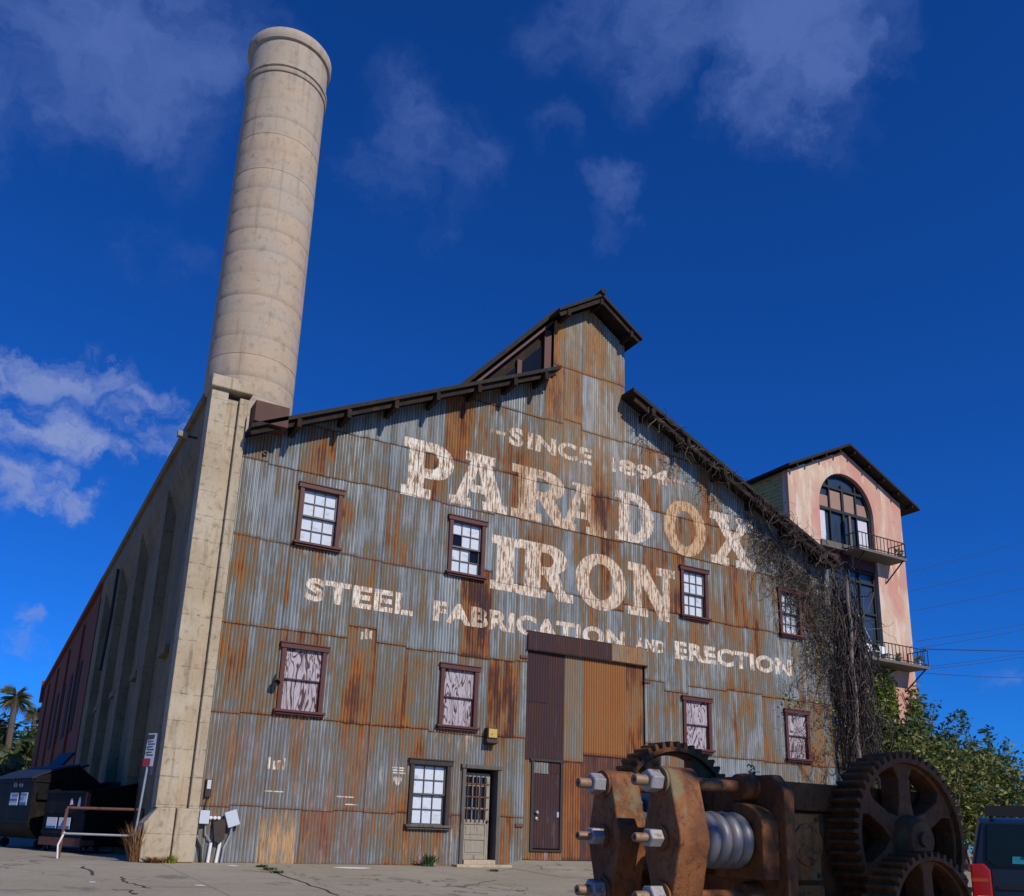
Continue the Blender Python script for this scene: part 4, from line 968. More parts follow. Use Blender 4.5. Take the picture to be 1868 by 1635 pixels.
def sprig(mb, sm, p0, d, L, size, n):
    p = Vector(p0); d = Vector(d).normalized(); pts = [p.copy()]
    for _ in range(8):
        d = (d+Vector((random.gauss(0, .1), random.gauss(0, .1), random.gauss(0, .06)))).normalized(); p = p+d*L/8; pts.append(p.copy())
    sm.tube(pts, [.025*(1-.8*i/8) for i in range(9)], 4)
    for _ in range(n):
        q = pts[random.randint(1, 8)]; leaf(mb, q+Vector((random.gauss(0, .12), random.gauss(0, .12), random.gauss(0, .1))), size*random.uniform(.6, 1.2), random.random()*.6)
iv = MB()
for (cx, cz, rx, rz, n) in ((40.35, 8.0, .75, 1.7, 1500), (42.9, 7.2, .5, 1.5, 800), (41.6, 5.6, 1.6, 1.1, 1300), (39.4, 7.6, .5, 2.0, 500)):
    for _ in range(n):
        p = Vector((cx+random.gauss(0, rx*.55), TY-.12-abs(random.gauss(0, .18)), cz+random.gauss(0, rz*.5))); leaf(iv, p, random.uniform(.09, .2), min(1, max(0, random.gauss(.5, .25))))
t = thing('ivy', 'green ivy climbing the foot of the pink tower under the lower balcony', 'ivy', (40.5, TY-.1, 0)); iv.build('leaves', M['leaf_ivy'], t, attr='leaf')
s = MB()
for k in range(16):
    pts = wander((40.5+random.gauss(0, 1.2), TY-.06, 0), (random.uniform(-.2, .2), 0, 1), 22, .42, .2, (0, 0, .1))
    for q in pts: q.y = TY-random.uniform(.05, .12); q.x = min(max(q.x, 38.2), 43.1)
    s.tube([q for q in pts if q.z < 9.4], .03, 4)
s.build('stems', M['vine'], t)
# big flowering hedge
hb = thing('hedge', 'broad dark green hedge with yellowed leaves right of the mill', 'hedge', (31, 1.5, 0)); s = MB(); st = MB()
for (cx, cy, cz, rx, ry, rz, n) in ((26.5, 1.2, 1.8, 1.5, 1.0, 1.6, 2200), (28.3, 1.6, 2.6, 1.6, 1.2, 1.9, 3600), (30.3, 1.8, 2.6, 1.7, 1.2, 2.0, 4200), (32.6, 2.0, 2.4, 1.8, 1.2, 1.8, 3800), (35.0, 2.2, 2.4, 1.8, 1.2, 1.8, 2600), (27.3, .9, 3.3, .8, .7, .9, 900)):
    plant_clump(s, (cx, cy, cz), (rx, ry, rz), int(n*1.4), .10)
s.build('foliage', M['leaf_bush'], hb, attr='leaf')
for k in range(26):
    x_ = random.uniform(25.6, 36); st.tube(wander((x_, random.uniform(.8, 2.2), 0), (random.uniform(-.3, .3), 0, 1), 10, .36, .2, (0, 0, .05)), [.05-.004*i for i in range(11)], 5)
st.build('stems', M['bark'], hb)
def shrub(label, x_, y_, cs, sprigs):
    t = thing('tall_shrub', label, 'shrub', (x_, y_, 0), 0, 'tall shrubs behind the hedge'); s = MB(); st = MB()
    for (dx, z_, r, n) in cs: plant_clump(s, (x_+dx, y_, z_), (r, r*.8, r*1.05), n, .12)
    for (dx, z_, ex, L) in sprigs: sprig(s, st, (x_+dx, y_, z_), (ex, random.uniform(-.2, .2), 1), L, .12, 70)
    for k in range(5): st.tube(wander((x_+random.uniform(-.3, .3), y_, 0), (random.uniform(-.3, .3), 0, 1), 11, .4, .15, (0, 0, .05)), [.06-.004*i for i in range(12)], 5)
    s.build('foliage', M['leaf_green'], t, attr='leaf'); st.build('stems', M['bark'], t)
shrub('tall wispy shrub against the sky just right of the tower', 32.6, 3.6, [(0, 4.3, .7, 700), (-.8, 4.0, .6, 500), (.8, 3.9, .6, 450)], [(-.2, 4.4, -.05, 2.4), (-.5, 4.3, -.35, 1.7), (.3, 4.3, .25, 1.9), (0, 4.5, .1, 2.0), (.7, 4.0, .4, 1.6), (-.9, 4.0, -.5, 1.4)])
shrub('tall wispy shrub nearest the right edge above the dark car', 35.4, 3.6, [(0, 4.2, .7, 600), (-.9, 4.3, .6, 500), (1.0, 3.9, .8, 600)], [(-.8, 4.4, -.1, 1.8), (-.3, 4.3, .1, 1.9), (.3, 4.3, .3, 1.5), (.9, 4.0, .35, 1.6), (-1.2, 4.2, -.3, 1.5), (1.5, 3.8, .5, 1.4)])
# ivy-covered ledge wall between the mill and the tower
lw_ = MB(); lw_.box(26.0, 30.4, 3.9, 4.15, 0, 3.9); lw_.box(25.9, 30.5, 3.8, 4.25, 3.9, 4.08); tag(lw_.build('garden_wall', M['sidewall'], bevel=.02), 'low weathered concrete wall between the vine and the hedge', 'wall')
und = MB(); 
for (cx, cz, n) in ((25.6, 3.2, 900), (27.6, 3.6, 1200), (29.2, 4.4, 700)): plant_clump(und, (cx, 2.7, cz), (1.2, .6, 1.0), n, .11)
tag(und.build('scrub', M['leaf_far'], attr='leaf'), 'brownish scrub growing between the dead vine and the tower', 'bush')

# far trees and palms at the left
def palm(x_, y_, h, r, label):
    t = thing('palm_tree', label, 'tree', (x_, y_, 0), 0, None); s = MB(); s.tube([(x_, y_, 0), (x_+.1, y_, h*.5), (x_, y_, h)], [.35, .28, .3], 8); s.build('trunk', M['bark'], t)
    s = MB()
    for k in range(46):
        a = random.random()*2*pi; el = random.uniform(-1.0, 1.25); d = Vector((cos(a)*cos(el), sin(a)*cos(el), sin(el))); L = r*random.uniform(.75, 1.1); v = .25+.5*(el > -.1) + random.uniform(-.2, .2) if el > -.3 else random.uniform(.8, 1)
        tip = Vector((x_, y_, h))+d*L+Vector((0, 0, -.25*L)); st_ = Vector((x_, y_, h)); side = d.cross(Vector((0, 0, 1))).normalized()
        for j in range(7):
            w = side*(j-3)*.11*r; m = st_.lerp(tip, .55)+w*.7; e = tip+w*1.4-Vector((0, 0, abs(j-3)*.06*r))
            s.add([st_+w*.05, m+Vector((0, 0, .02*r)), e, m-Vector((0, 0, .05*r))], [(0, 1, 2, 3)], (v, v, v, 1))
    s.build('crown', M['leaf_palm'], t, attr='leaf')
def fartree(x_, y_, zc, r, label, n=900, sz=.35):
    t = thing('tree', label, 'tree', (x_, y_, 0)); s = MB()
    for k in range(5): plant_clump(s, (x_+random.gauss(0, r*.5), y_+random.gauss(0, r*.3), zc+random.gauss(0, r*.35)), (r*.75, r*.7, r*.7), n//5, sz)
    s.build('crown', M['leaf_far'], t, attr='leaf'); s = MB(); s.tube([(x_, y_, 0), (x_+.2, y_, zc*.5), (x_, y_, zc)], [.4, .3, .1], 8)
    for k in range(4): s.tube([(x_, y_, zc*.5), (x_+random.uniform(-1, 1)*r*.6, y_, zc+random.uniform(-.2, .4)*r)], [.15, .04], 5)
    s.build('trunk', M['bark'], t)
q = onY(30, 1268, 80); palm(q.x, 80, q.z-.1, 1.9, 'fan palm standing above the far left trees')
q = onY(66, 1300, 95); palm(q.x, 95, q.z, 1.5, 'smaller palm beside the far end of the brick wall')
for (px, py, Y_, r, lab) in ((2, 1352, 84, 2.2, 'dark leafy tree at the far left edge under the palm'), (52, 1352, 88, 1.9, 'leafy tree beside the brick wall\'s far end'), (24, 1392, 70, 1.9, 'mid green tree in front of the palm trunk'), (58, 1385, 66, 1.8, 'low green tree just left of the brick wall'), (-50, 1370, 78, 3.0, 'dense tree at the outer left behind the dumpsters'), (5, 1420, 60, 2.0, 'bushy low tree behind the large dumpster')):
    q = onY(px, py, Y_); fartree(q.x, Y_, q.z, r, lab)
hs = thing('white_house', 'small white house half hidden by trees at the far left', 'building', tuple(onY(4, 1380, 74).xy) + (0,)); q = onY(3, 1362, 74)
s = MB(); s.box(q.x-3, q.x+.3, 74, 79, 0, q.z-.4); s.build('wall', M['white'], hs); s = MB(); s.prism([(q.x-3.4, q.z-.4), (q.x+.7, q.z-.4), (q.x-1.3, q.z+1.0)], XZ, 73.6, 79.4); s.build('roof', M['roofmetal'], hs)
for (a, b, lab) in (((0, 1322), (75, 1318), 'upper thin wire strung before the far left trees'), ((0, 1327), (75, 1325), 'lower thin wire strung before the far left trees')):
    A = onY(*a, 55); B = onY(*b, 55); s = MB(); s.tube([A+(A-B)*.8, A, B, B], .03, 4); tag(s.build('street_wire', M['cable']), lab, 'wire')

# ------------------------------------------------------------------ dumpsters
def dumpster_open():
    t = thing('dumpster', 'open black steel dumpster on casters behind the pipe railing', 'dumpster', (2.28, 4.0, 0), atan2(.402, .915))
    # local: x depth from the low front edge, y width
    L, Wd = 1.5, 1.85; h0, h1, zb = 1.36, 1.66, .15; s = MB(); th = .05
    tp = lambda x_: h0+(h1-h0)*x_/L
    s.prism([(0, zb), (L, zb), (L, tp(L)), (0, tp(0))], XZ, 0, th); s.prism([(0, zb), (L, zb), (L, tp(L)), (0, tp(0))], XZ, Wd-th, Wd)
    s.box(0, th, th, Wd-th, zb, h0); s.box(L-th, L, th, Wd-th, zb, h1); s.box(th, L-th, th, Wd-th, zb, zb+.05)
    s.build('body', M['black_metal'], t, local=True, bevel=.008)
    s = MB()
    s.bar((-.03, -.01, h0), (L+.02, -.01, h1), .08, .06); s.bar((-.03, Wd+.01, h0), (L+.02, Wd+.01, h1), .08, .06); s.box(-.05, .02, .03, Wd-.03, h0-.03, h0+.03); s.box(L-.02, L+.05, .03, Wd-.03, h1-.03, h1+.03)
    s.build('rim', M['black_metal'], t, local=True)
    s = MB()
    for z_ in (.42, .88): s.box(-.035, 0, .02, Wd-.02, z_, z_+.06)
    s.box(.12, L-.1, -.10, 0, .86, 1.02); s.box(.05, L-.05, -.03, 0, .3, .36); s.box(.9, .96, -.03, 0, .36, .86); s.box(.55, .6, -.03, 0, 1.02, 1.34); s.box(1.2, 1.25, -.03, 0, 1.02, 1.36)
    s.build('ribs', M['black_metal'], t, local=True)
    s = MB(); s.box(-.045, .04, -.045, .04, .95, 1.36); s.box(-.04, .0, .0, Wd, zb, .33); s.box(.0, .3, -.02, 0, zb+.02, .3); s.build('rusty_strap', M['rustpipe'], t, local=True)
    for (x_, y_) in ((.12, .12), (L-.12, .12), (.12, Wd-.12), (L-.12, Wd-.12)):
        s = MB(); s.lathe([(.02, -.03), (.075, -.028), (.078, 0), (.075, .028), (.02, .03)], (x_, y_, .078), (0, 1, 0), 14); wo_ = s.build('wheel', M['rubber'], t, local=True, smooth=True)
        s = MB(); s.box(x_-.05, x_+.05, y_-.05, y_+.05, .155, .17); s.box(x_-.02, x_+.02, y_-.04, y_-.034, .06, .155); s.box(x_-.02, x_+.02, y_+.034, y_+.04, .06, .155); s.build('fork', M['galv'], wo_, local=True)
    s = MB()
    s.box(-.043, -.036, .55, 1.05, .52, .78); s.box(-.043, -.036, 1.15, 1.6, .53, .78); s.build('sticker', M['white'], t, local=True)
    s = MB(); s.box(-.048, -.043, .55, 1.05, .52, .59); s.box(-.048, -.043, 1.15, 1.6, .53, .585); s.prism([(.72, .6), (.95, .6), (.84, .74)], lambda a, b, d: (d, a, b), -.048, -.043); s.build('sticker_print', M['blue_sticker'], t, local=True)
    s = MB(); s.prism([(.28, 1.02), (.40, 1.02), (.37, 1.22), (.33, 1.26), (.29, 1.18)], lambda a, b, d: (d, a, b), -.008, -.002); s.prism([(.62, 1.08), (.74, 1.06), (.72, 1.2), (.66, 1.22)], lambda a, b, d: (d, a, b), -.008, -.002); s.build('paint_mark', M['white'], t, local=True)
dumpster_open()
def dumpster_lidded():
    t = thing('dumpster', 'large black dumpster with ribbed dark blue lids at the left edge', 'dumpster', (1.25, 6.6, 0), atan2(.30, .955))
    L, Wd, zb, hf, hp = 1.75, 2.6, .25, 1.72, 2.10; s = MB()
    prof_ = [(.0, .55), (.28, zb), (L, zb), (L, hf-.1), (1.05, hp-.02), (0, hf)]
    s.prism(prof_, XZ, 0, Wd); b = s.build('body', M['black_metal'], t, local=True, bevel=.012)
    s = MB()
    for z_ in (hf-.10, .62): s.box(-.04, 0, .02, Wd-.02, z_, z_+.07)
    s.box(.1, L-.1, -.09, 0, 1.2, 1.36); s.box(.02, L, -.03, 0, 1.62, 1.68); s.box(.55, .6, -.03, 0, .3, 1.2); s.build('ribs', M['black_metal'], t, local=True)
    for (y0, y1) in ((.02, 1.28), (1.32, 2.58)):
        s = MB(); n = 34; vs = []; 
        for k in range(n+1):
            y_ = y0+(y1-y0)*k/n; bump = .025*abs(sin(pi*k/n*6))
            for j in range(5):
                u = j/4; x_ = -.06+1.13*u; z_ = hf+.015+(hp-hf)*u+.05*sin(pi*u)+bump; vs.append((x_, y_, z_))
        nv = len(vs); vs2 = vs + [(a, b_, c-.04) for a, b_, c in vs]
        fs = [(k*5+j, k*5+j+1, (k+1)*5+j+1, (k+1)*5+j) for k in range(n) for j in range(4)]; fs += [tuple(i+nv for i in f[::-1]) for f in fs]
        ed = [j for j in range(5)] + [k*5+4 for k in range(1, n+1)] + [n*5+j for j in range(3, -1, -1)] + [k*5 for k in range(n-1, 0, -1)]
        fs += [(ed[i], ed[(i+1) % len(ed)], ed[(i+1) % len(ed)]+nv, ed[i]+nv) for i in range(len(ed))]
        s.add(vs2, fs); s.build('lid', M['lid'], t, local=True)
    s = MB(); s.prism([(1.07, hp-.02), (1.30, hp+.05), (1.32, hp+.0), (1.10, hp-.08)], XZ, .05, 1.25); s.build('lid_flap', M['lid'], t, local=True)
    s = MB(); s.prism([(1.1, hp-.05), (1.16, hp-.08), (1.52, hp+.40), (1.46, hp+.43)], XZ, 1.55, 2.45); s.build('open_lid', M['lid'], t, local=True)
    for (x_, y_) in ((.4, .15), (L-.2, .15), (.4, Wd-.15), (L-.2, Wd-.15)):
        s = MB(); s.lathe([(.03, -.04), (.115, -.035), (.12, 0), (.115, .035), (.03, .04)], (x_, y_, .12), (0, 1, 0), 16); s.build('wheel', M['rubber'], t, local=True, smooth=True)
    s = MB(); s.box(-.012, -.004, .28, .72, 1.05, 1.36); s.box(-.012, -.004, .88, 1.42, 1.05, 1.36); s.build('sticker', M['white'], t, local=True)
    s = MB(); s.box(-.017, -.0125, .28, .72, 1.05, 1.12); s.box(-.017, -.0125, .5, .55, 1.18, 1.26); s.box(-.017, -.0125, .9, 1.4, 1.16, 1.21); s.box(-.017, -.0125, .9, 1.3, 1.28, 1.31); s.box(-.017, -.0125, .62, .7, 1.18, 1.24); s.box(-.017, -.0125, .32, .68, 1.30, 1.33); s.build('sticker_print', M['blue_sticker'], t, local=True)
    s = MB(); T = text_tris('RIb  4ub', .0, 1.1)
    for tr in T: s.add([(-.0055, 1.32-p[0]*.62, 1.5+p[1]*.12) for p in tr], [(0, 1, 2)])
    s.build('chalk_writing', M['white'], t, local=True)
dumpster_lidded()
# pipe railing
t = thing('pipe_railing', 'low rusty pipe railing in front of the dumpsters', 'railing', (1.65, 1.02, 0))
s = MB(); s.tube([(1.62, 1.02, -.02), (1.64, 1.02, .93), (1.68, 1.02, .97)], .03, 10); s.build('post', M['rustpipe'], t, smooth=True)
s = MB(); s.tube([(3.00, .62, 0), (3.00, .62, .97)], .03, 10); s.build('post', M['rustpipe'], t, smooth=True)
s = MB(); s.tube([(1.64, 1.02, .96), (3.02, .62, .97)], .029, 10); s.build('top_rail', M['rustpipe'], t, smooth=True)
s = MB(); s.tube([(1.63, 1.0, .47), (3.00, .60, .46)], .022, 8); s.build('lower_rail', M['galv'], t, smooth=True)
s = MB(); s.tube([(1.60, .97, .0), (1.575, .98, .25), (1.66, 1.0, .50)], .018, 6); s.build('rope', M['white'], t)
# tow-away sign
t = thing('parking_sign', 'white and red notice sign on a slim metal post beside the concrete pillar', 'sign', (2.86, .40, 0))
s = MB(); s.tube([(2.86, .40, .02), (2.96, .40, 2.45)], .022, 8); s.build('post', M['galv'], t)
s = MB(); s.obox((2.945, .372, 2.15), (.07, -.12, 0), (.0045, .0032, 0), (.012, 0, .33)); so_ = s.build('sign_plate', M['greyboard'], t)
s = MB(); s.obox((2.931, .366, 1.90), (.082, -.116, 0), (.0024, .0017, 0), (.003, 0, .075)); s.build('red_panel', M['red'], so_)
s = MB(); s.obox((2.949, .366, 2.41), (.07, -.1, 0), (.0024, .0017, 0), (.001, 0, .045))
for k in range(6): s.obox((2.946-.002*k, .366, 2.32-.055*k), (.06-.01*(k % 2), -.085, 0), (.0024, .0017, 0), (0, 0, .012))
s.build('sign_text', M['textdark'], so_)
s = MB(); s.box(3.345, 3.378, 2.2, 2.72, 1.75, 2.45); q = s.build('wall_notice', simple('faded_pink_notice', (.36, .26, .30), .8)); tag(q, 'faded pinkish notice board on the shaded concrete side wall', 'sign')
t = thing('flood_lamp', 'small flood lamp projecting high on the shaded side wall near the pillar', 'lamp', (3.1, 1.1, 9.35)); s = MB(); s.tube([(3.12, 1.1, 9.35), (2.88, 1.1, 9.35)], .03, 8); s.build('arm', M['bronze'], t); s = MB(); s.box(2.68, 2.90, 1.02, 1.18, 9.29, 9.42); s.build('lamp_head', M['bleached_wood'], t, bevel=.01)

# ------------------------------------------------------------------ small things on the front wall
t = thing('electrical_meter_box', 'pale grey and black electrical boxes with conduits at the pillar foot', 'electrical box', (4.25, -.1, 0))
s = MB(); s.box(3.96, 4.15, -.17, -.06, .74, 1.0); s.build('grey_box', M['greyboard'], t, bevel=.006)
s = MB(); c_, a_ = Vector((4.60, -.16, .86)), radians(20); s.obox(c_, (.12*cos(a_), 0, .12*sin(a_)), (0, .04, 0), (-.155*sin(a_), 0, .155*cos(a_))); s.build('grey_box', M['greyboard'], t, bevel=.006)
s = MB(); s.box(3.84, 3.98, -.14, -.05, .52, .88); s.build('black_box', M['bronze'], t, bevel=.006)
s = MB(); s.prism([(4.24, .78), (4.48, .86), (4.50, .46), (4.40, .36), (4.30, .42)], XZ, -.15, -.05); s.build('black_box', M['bronze'], t)
for x_ in (4.19, 4.27, 4.35): s = MB(); s.lathe([(.035, 0), (.035, .07), (.02, .08)], (x_, -.05, .86), (0, -1, 0), 12); s.build('meter_cap', M['white'], t)
for pts, m_, r_ in (([(4.23, -.10, .0), (4.25, -.10, .38)], 'white', .032), ([(4.39, -.10, .0), (4.43, -.10, .40)], 'white', .032), ([(4.10, -.09, .0), (4.06, -.09, .28), (3.92, -.09, .5), (3.91, -.09, .55)], 'cable', .028), ([(4.5, -.09, .0), (4.52, -.09, .3), (4.62, -.1, .55), (4.62, -.12, .72)], 'galv', .025), ([(4.08, -.08, 1.25), (4.05, -.08, 1.0)], 'cable', .012), ([(4.1, -.09, .75), (4.12, -.09, .55), (4.24, -.09, .4)], 'galv', .014)):
    s = MB(); s.tube(pts, r_, 8); s.build('conduit', M[m_], t, smooth=True)
t = thing('intercom', 'small grey and black intercom on the wall above the meter boxes', 'intercom', (4.08, -.05, 1.3)); s = MB(); s.box(4.02, 4.14, -.10, -.03, 1.26, 1.62); s.build('housing', M['bronze'], t, bevel=.012); s = MB(); s.box(4.04, 4.12, -.115, -.1005, 1.42, 1.60); s.build('face_plate', M['greyboard'], t, bevel=.006)
t = thing('flood_light', 'square floodlight with yellow lens between the lower windows and the doors', 'lamp', (10.52, -.1, 2.8)); s = MB(); s.box(10.38, 10.66, -.22, -.03, 2.92, 3.18); s.prism([(-.03, 2.92), (-.20, 2.92), (-.26, 2.82), (-.03, 2.78)], YZ, 10.36, 10.66); s.build('housing', M['bronze'], t, bevel=.01); s = MB(); s.box(10.405, 10.635, -.235, -.221, 2.945, 3.155); s.build('lens', M['yellow'], t, bevel=.008)
t = thing('wall_lamp', 'round hooded lamp on the frame of the lower left boarded window', 'lamp', (5.2, -.1, 3.7)); s = MB(); s.tube([(5.22, -.04, 3.90), (5.20, -.12, 3.86), (5.20, -.16, 3.74)], .018, 8); s.build('arm', M['bronze'], t); s = MB(); s.lathe([(.03, -.03), (.075, 0), (.08, .10), (.065, .105), (.06, .04)], (5.20, -.15, 3.72), (.0, -.95, -.25), 16); s.build('shade', M['bronze'], t, smooth=True)
# weeds
def weed(name, label, x_, y_, h, n, mat, spread, thick=.006):
    s = MB()
    for k in range(n):
        a = random.random()*2*pi; e = random.uniform(.15, 1)*spread; p = Vector((x_+random.gauss(0, .05), y_+random.gauss(0, .03), gz(0, y_))); tip = p + Vector((cos(a)*e, sin(a)*e*.6, h*random.uniform(.4, 1))); m = p.lerp(tip, .5)+Vector((0, 0, h*.12)); v = random.random()
        w = Vector((-sin(a), cos(a), 0))*thick
        s.add([p-w, p+w, m+w, m-w, tip], [(0, 1, 2, 3), (3, 2, 4)], (v, v, v, 1))
    return tag(s.build(name, mat, attr='leaf'), label, 'plant')
weed('grass_tuft', 'green grass tuft at the wall foot left of the wooden door', 9.0, -.28, .30, 170, M['leaf_green'], .34, .012)
weed('dry_weed', 'dry brown weed at the foot of the concrete pillar by the railing', 2.86, -.15, .85, 170, M['leaf_dry'], .46, .007)
weed('green_weed', 'small green weed in front of the pillar base', 3.52, -.32, .18, 60, M['leaf_ivy'], .12, .012)
weed('dry_litter', 'low dry weeds along the pillar base', 3.2, -.34, .14, 120, M['leaf_dry'], .35, .01)
for (px, py, k) in ((490, 1587, 3), (478, 1582, 1), (507, 1593, 2), (900, 1590, 4)):
    q = onG(px, py); weed('crack_weed', ['', 'tiny weed at the upper end of the long paving crack', 'tiny weed at the lower end of the long paving crack', 'small weed in the middle of the long paving crack', 'tiny weed on the paving before the wooden doorstep'][k], q.x, q.y, .06, 50, M['leaf_green'], .16, .012)

# ------------------------------------------------------------------ iron machine in the foreground
def rust_machine(name, base, hi, green):
    m, N = newmat(name); v = N.n('ShaderNodeTexCoord').outputs['Object']
    a = N.noise(v, 2.6, 6, .62, .4); b = N.noise(v, 14, 5, .65); e = N.noise(v, 70, 4, .65); g = N.noise(N.vmul(v, (3.2, 3.2, 2.0), (3, 8, 1)), 1, 5, .6); st = N.noise(N.vmul(v, (14, 14, 1.4)), 1, 4, .6)
    c = N.mix(N.smooth(a, .36, .64), base, hi); c = N.mix(N.smooth(b, .48, .72, 0, .75), c, (.045, .022, .012)); c = N.mix(N.smooth(st, .55, .7, 0, .55), c, (.06, .028, .015))
    c = N.mix(N.smooth(g, .58, .70, 0, .6), c, green)
    k = N.math('MULTIPLY_ADD', e, .7, .65); c = N.n('ShaderNodeVectorMath', operation='SCALE', ins={0: c, 'Scale': k}).outputs[0]
    finish(N, c, .72, .15, N.math('ADD', b, N.math('MULTIPLY', e, .8)), .7, .010, .35); return m
M['mrust'] = rust_machine('machine_rust', (.13, .048, .016), (.26, .098, .033), (.18, .19, .10))
M['mcase'] = rust_machine('case_rust', (.46, .155, .035), (.54, .21, .055), (.30, .28, .13))
M['mdark'] = rust_machine('dark_machine_rust', (.16, .057, .016), (.24, .09, .025), (.13, .12, .055))
M['nut'] = simple('bare_steel_nut', (.34, .33, .33), .5, .3, .4, 14, .4, (.17, .075, .035))
M['bolt'] = simple('rusty_bolt', (.27, .17, .105), .6, .2, .45, 16, .4, (.12, .05, .025))
M['spring'] = simple('spring_steel', (.15, .15, .165), .5, .3, .35, 5, .5, (.20, .13, .10))
mc = thing('rolling_machine', 'massive rusty iron machine with two yokes, coil springs and toothed gear wheels in the foreground', 'machine', (6.8, -12.8, gz(0, -12.8)))
def yoke(yc):
    pl = MB(); P = []
    for k in range(11): P.append((yc+.13*cos(radians(20+140*k/10)), 1.20+.13*sin(radians(20+140*k/10))))
    P += [(yc-.215, .87), (yc-.24, .80), (yc-.247, .735), (yc-.24, .67), (yc-.215, .60)]
    for k in range(11): P.append((yc+.13*cos(radians(200+140*k/10)), .27+.13*sin(radians(200+140*k/10))))
    P += [(yc+.215, .60), (yc+.24, .67), (yc+.247, .735), (yc+.24, .80), (yc+.215, .87)]
    pl.prism(P, YZ, 5.04, 5.36); yo = pl.build('yoke_plate', M['mrust'], mc, smooth=True, bevel=.012)
    for z_ in (1.20, .735, .27):
        rr = 1.0 if z_ != .735 else .82
        s = MB(); s.lathe([(.125*rr, 0), (.125*rr, .022), (.05, .022)], (5.037, yc, z_), (-1, 0, 0), 24); s.build('washer', M['mrust'], yo, smooth=True)
        s = MB(); s.lathe([(.04, 0), (.098*rr, 0), (.098*rr, .118), (.086*rr, .13), (.04, .13)], (5.012, yc, z_), (-1, 0, 0), 6, None, random.random()); s.build('nut', M['nut'], yo, bevel=.005)
        s = MB(); s.lathe([(.047*rr, 0), (.047*rr, .235), (.042*rr, .245), (.018, .245), (.018, .225), (.001, .225)], (5.00, yc, z_), (-1, 0, 0), 18); s.build('bolt_end', M['bolt'], yo, smooth=True)
        if z_ != .735:
            s = MB(); s.tube([(5.36, yc, z_), (6.10, yc, z_)], .055, 16); s.build('tie_rod', M['mrust'], mc, smooth=True)
            s = MB(); s.lathe([(.07, 0), (.115, .02), (.125, .1), (.125, .2), (.1, .21)], (5.90, yc, z_), (1, 0, 0), 20); s.build('rod_boss', M['mdark'], mc, smooth=True)
    s = MB()
    for x_ in (5.46, 5.585, 5.71, 5.835): s.lathe([(.165+.078*cos(2*pi*k/12), .068*sin(2*pi*k/12)) for k in range(12)], (x_, yc, .735), (1, 0, 0), 32, None, 0, True)
    s.tube([(5.35, yc, .735), (6.1, yc, .735)], .12, 20); s.build('coil_spring', M['spring'], mc, smooth=True)
    s = MB(); P = [(yc-.30, .42), (yc+.30, .42), (yc+.30, .86)] + [(yc+.30*cos(radians(180*k/12)), .86+.20*sin(radians(180*k/12))) for k in range(1, 12)] + [(yc-.30, .86)]
    s.prism(P, YZ, 5.90, 6.10); s.build('spring_housing', M['mdark'], mc, bevel=.012)
yoke(-13.24); yoke(-12.41)
s = MB(); s.prism([(-13.62, -.5), (-13.62, 1.16), (-13.48, 1.31), (-12.0, 1.31), (-12.0, -.5)], YZ, 6.10, 6.22); s.build('frame_plate', M['mdark'], mc, bevel=.012)
s = MB(); s.box(6.23, 9.0, -13.12, -12.0, -.5, 1.02); s.box(6.23, 9.0, -13.16, -12.0, 1.03, 1.29); s.build('gear_case', M['mdark'], mc, bevel=.015)
s = MB(); s.box(6.30, 7.02, -13.165, -13.12, .40, 1.0); s.box(6.27, 7.05, -13.16, -13.12, -.45, .36)
s.build('case_panel', M['mcase'], mc, bevel=.01)
s = MB(); s.lathe([(.19, 0), (.19, .02), (.165, .03), (.15, .03), (.15, .022), (.0, .022)], (6.84, -13.165, .72), (0, -1, 0), 32); s.build('round_cover', M['mcase'], mc, smooth=True)
for (x_, z_) in ((6.34, .90), (6.34, .48), (6.97, .95), (6.97, .44), (6.52, .92)): s = MB(); s.lathe([(.022, 0), (.022, .018), (.01, .022)], (x_, -13.165, z_), (0, -1, 0), 6); s.build('panel_bolt', M['mdark'], mc)
s = MB(); s.box(6.33, 6.35, -13.172, -13.165, .60, .80); s.build('panel_slot', M['mdark'], mc)
s = MB(); s.box(6.60, 6.78, -13.167, -13.161, .13, .30); s.build('yellow_patch', simple('old_yellow_paint', (.20, .13, .03), .7, 0, .4, 12, .3, (.06, .035, .015)), mc)
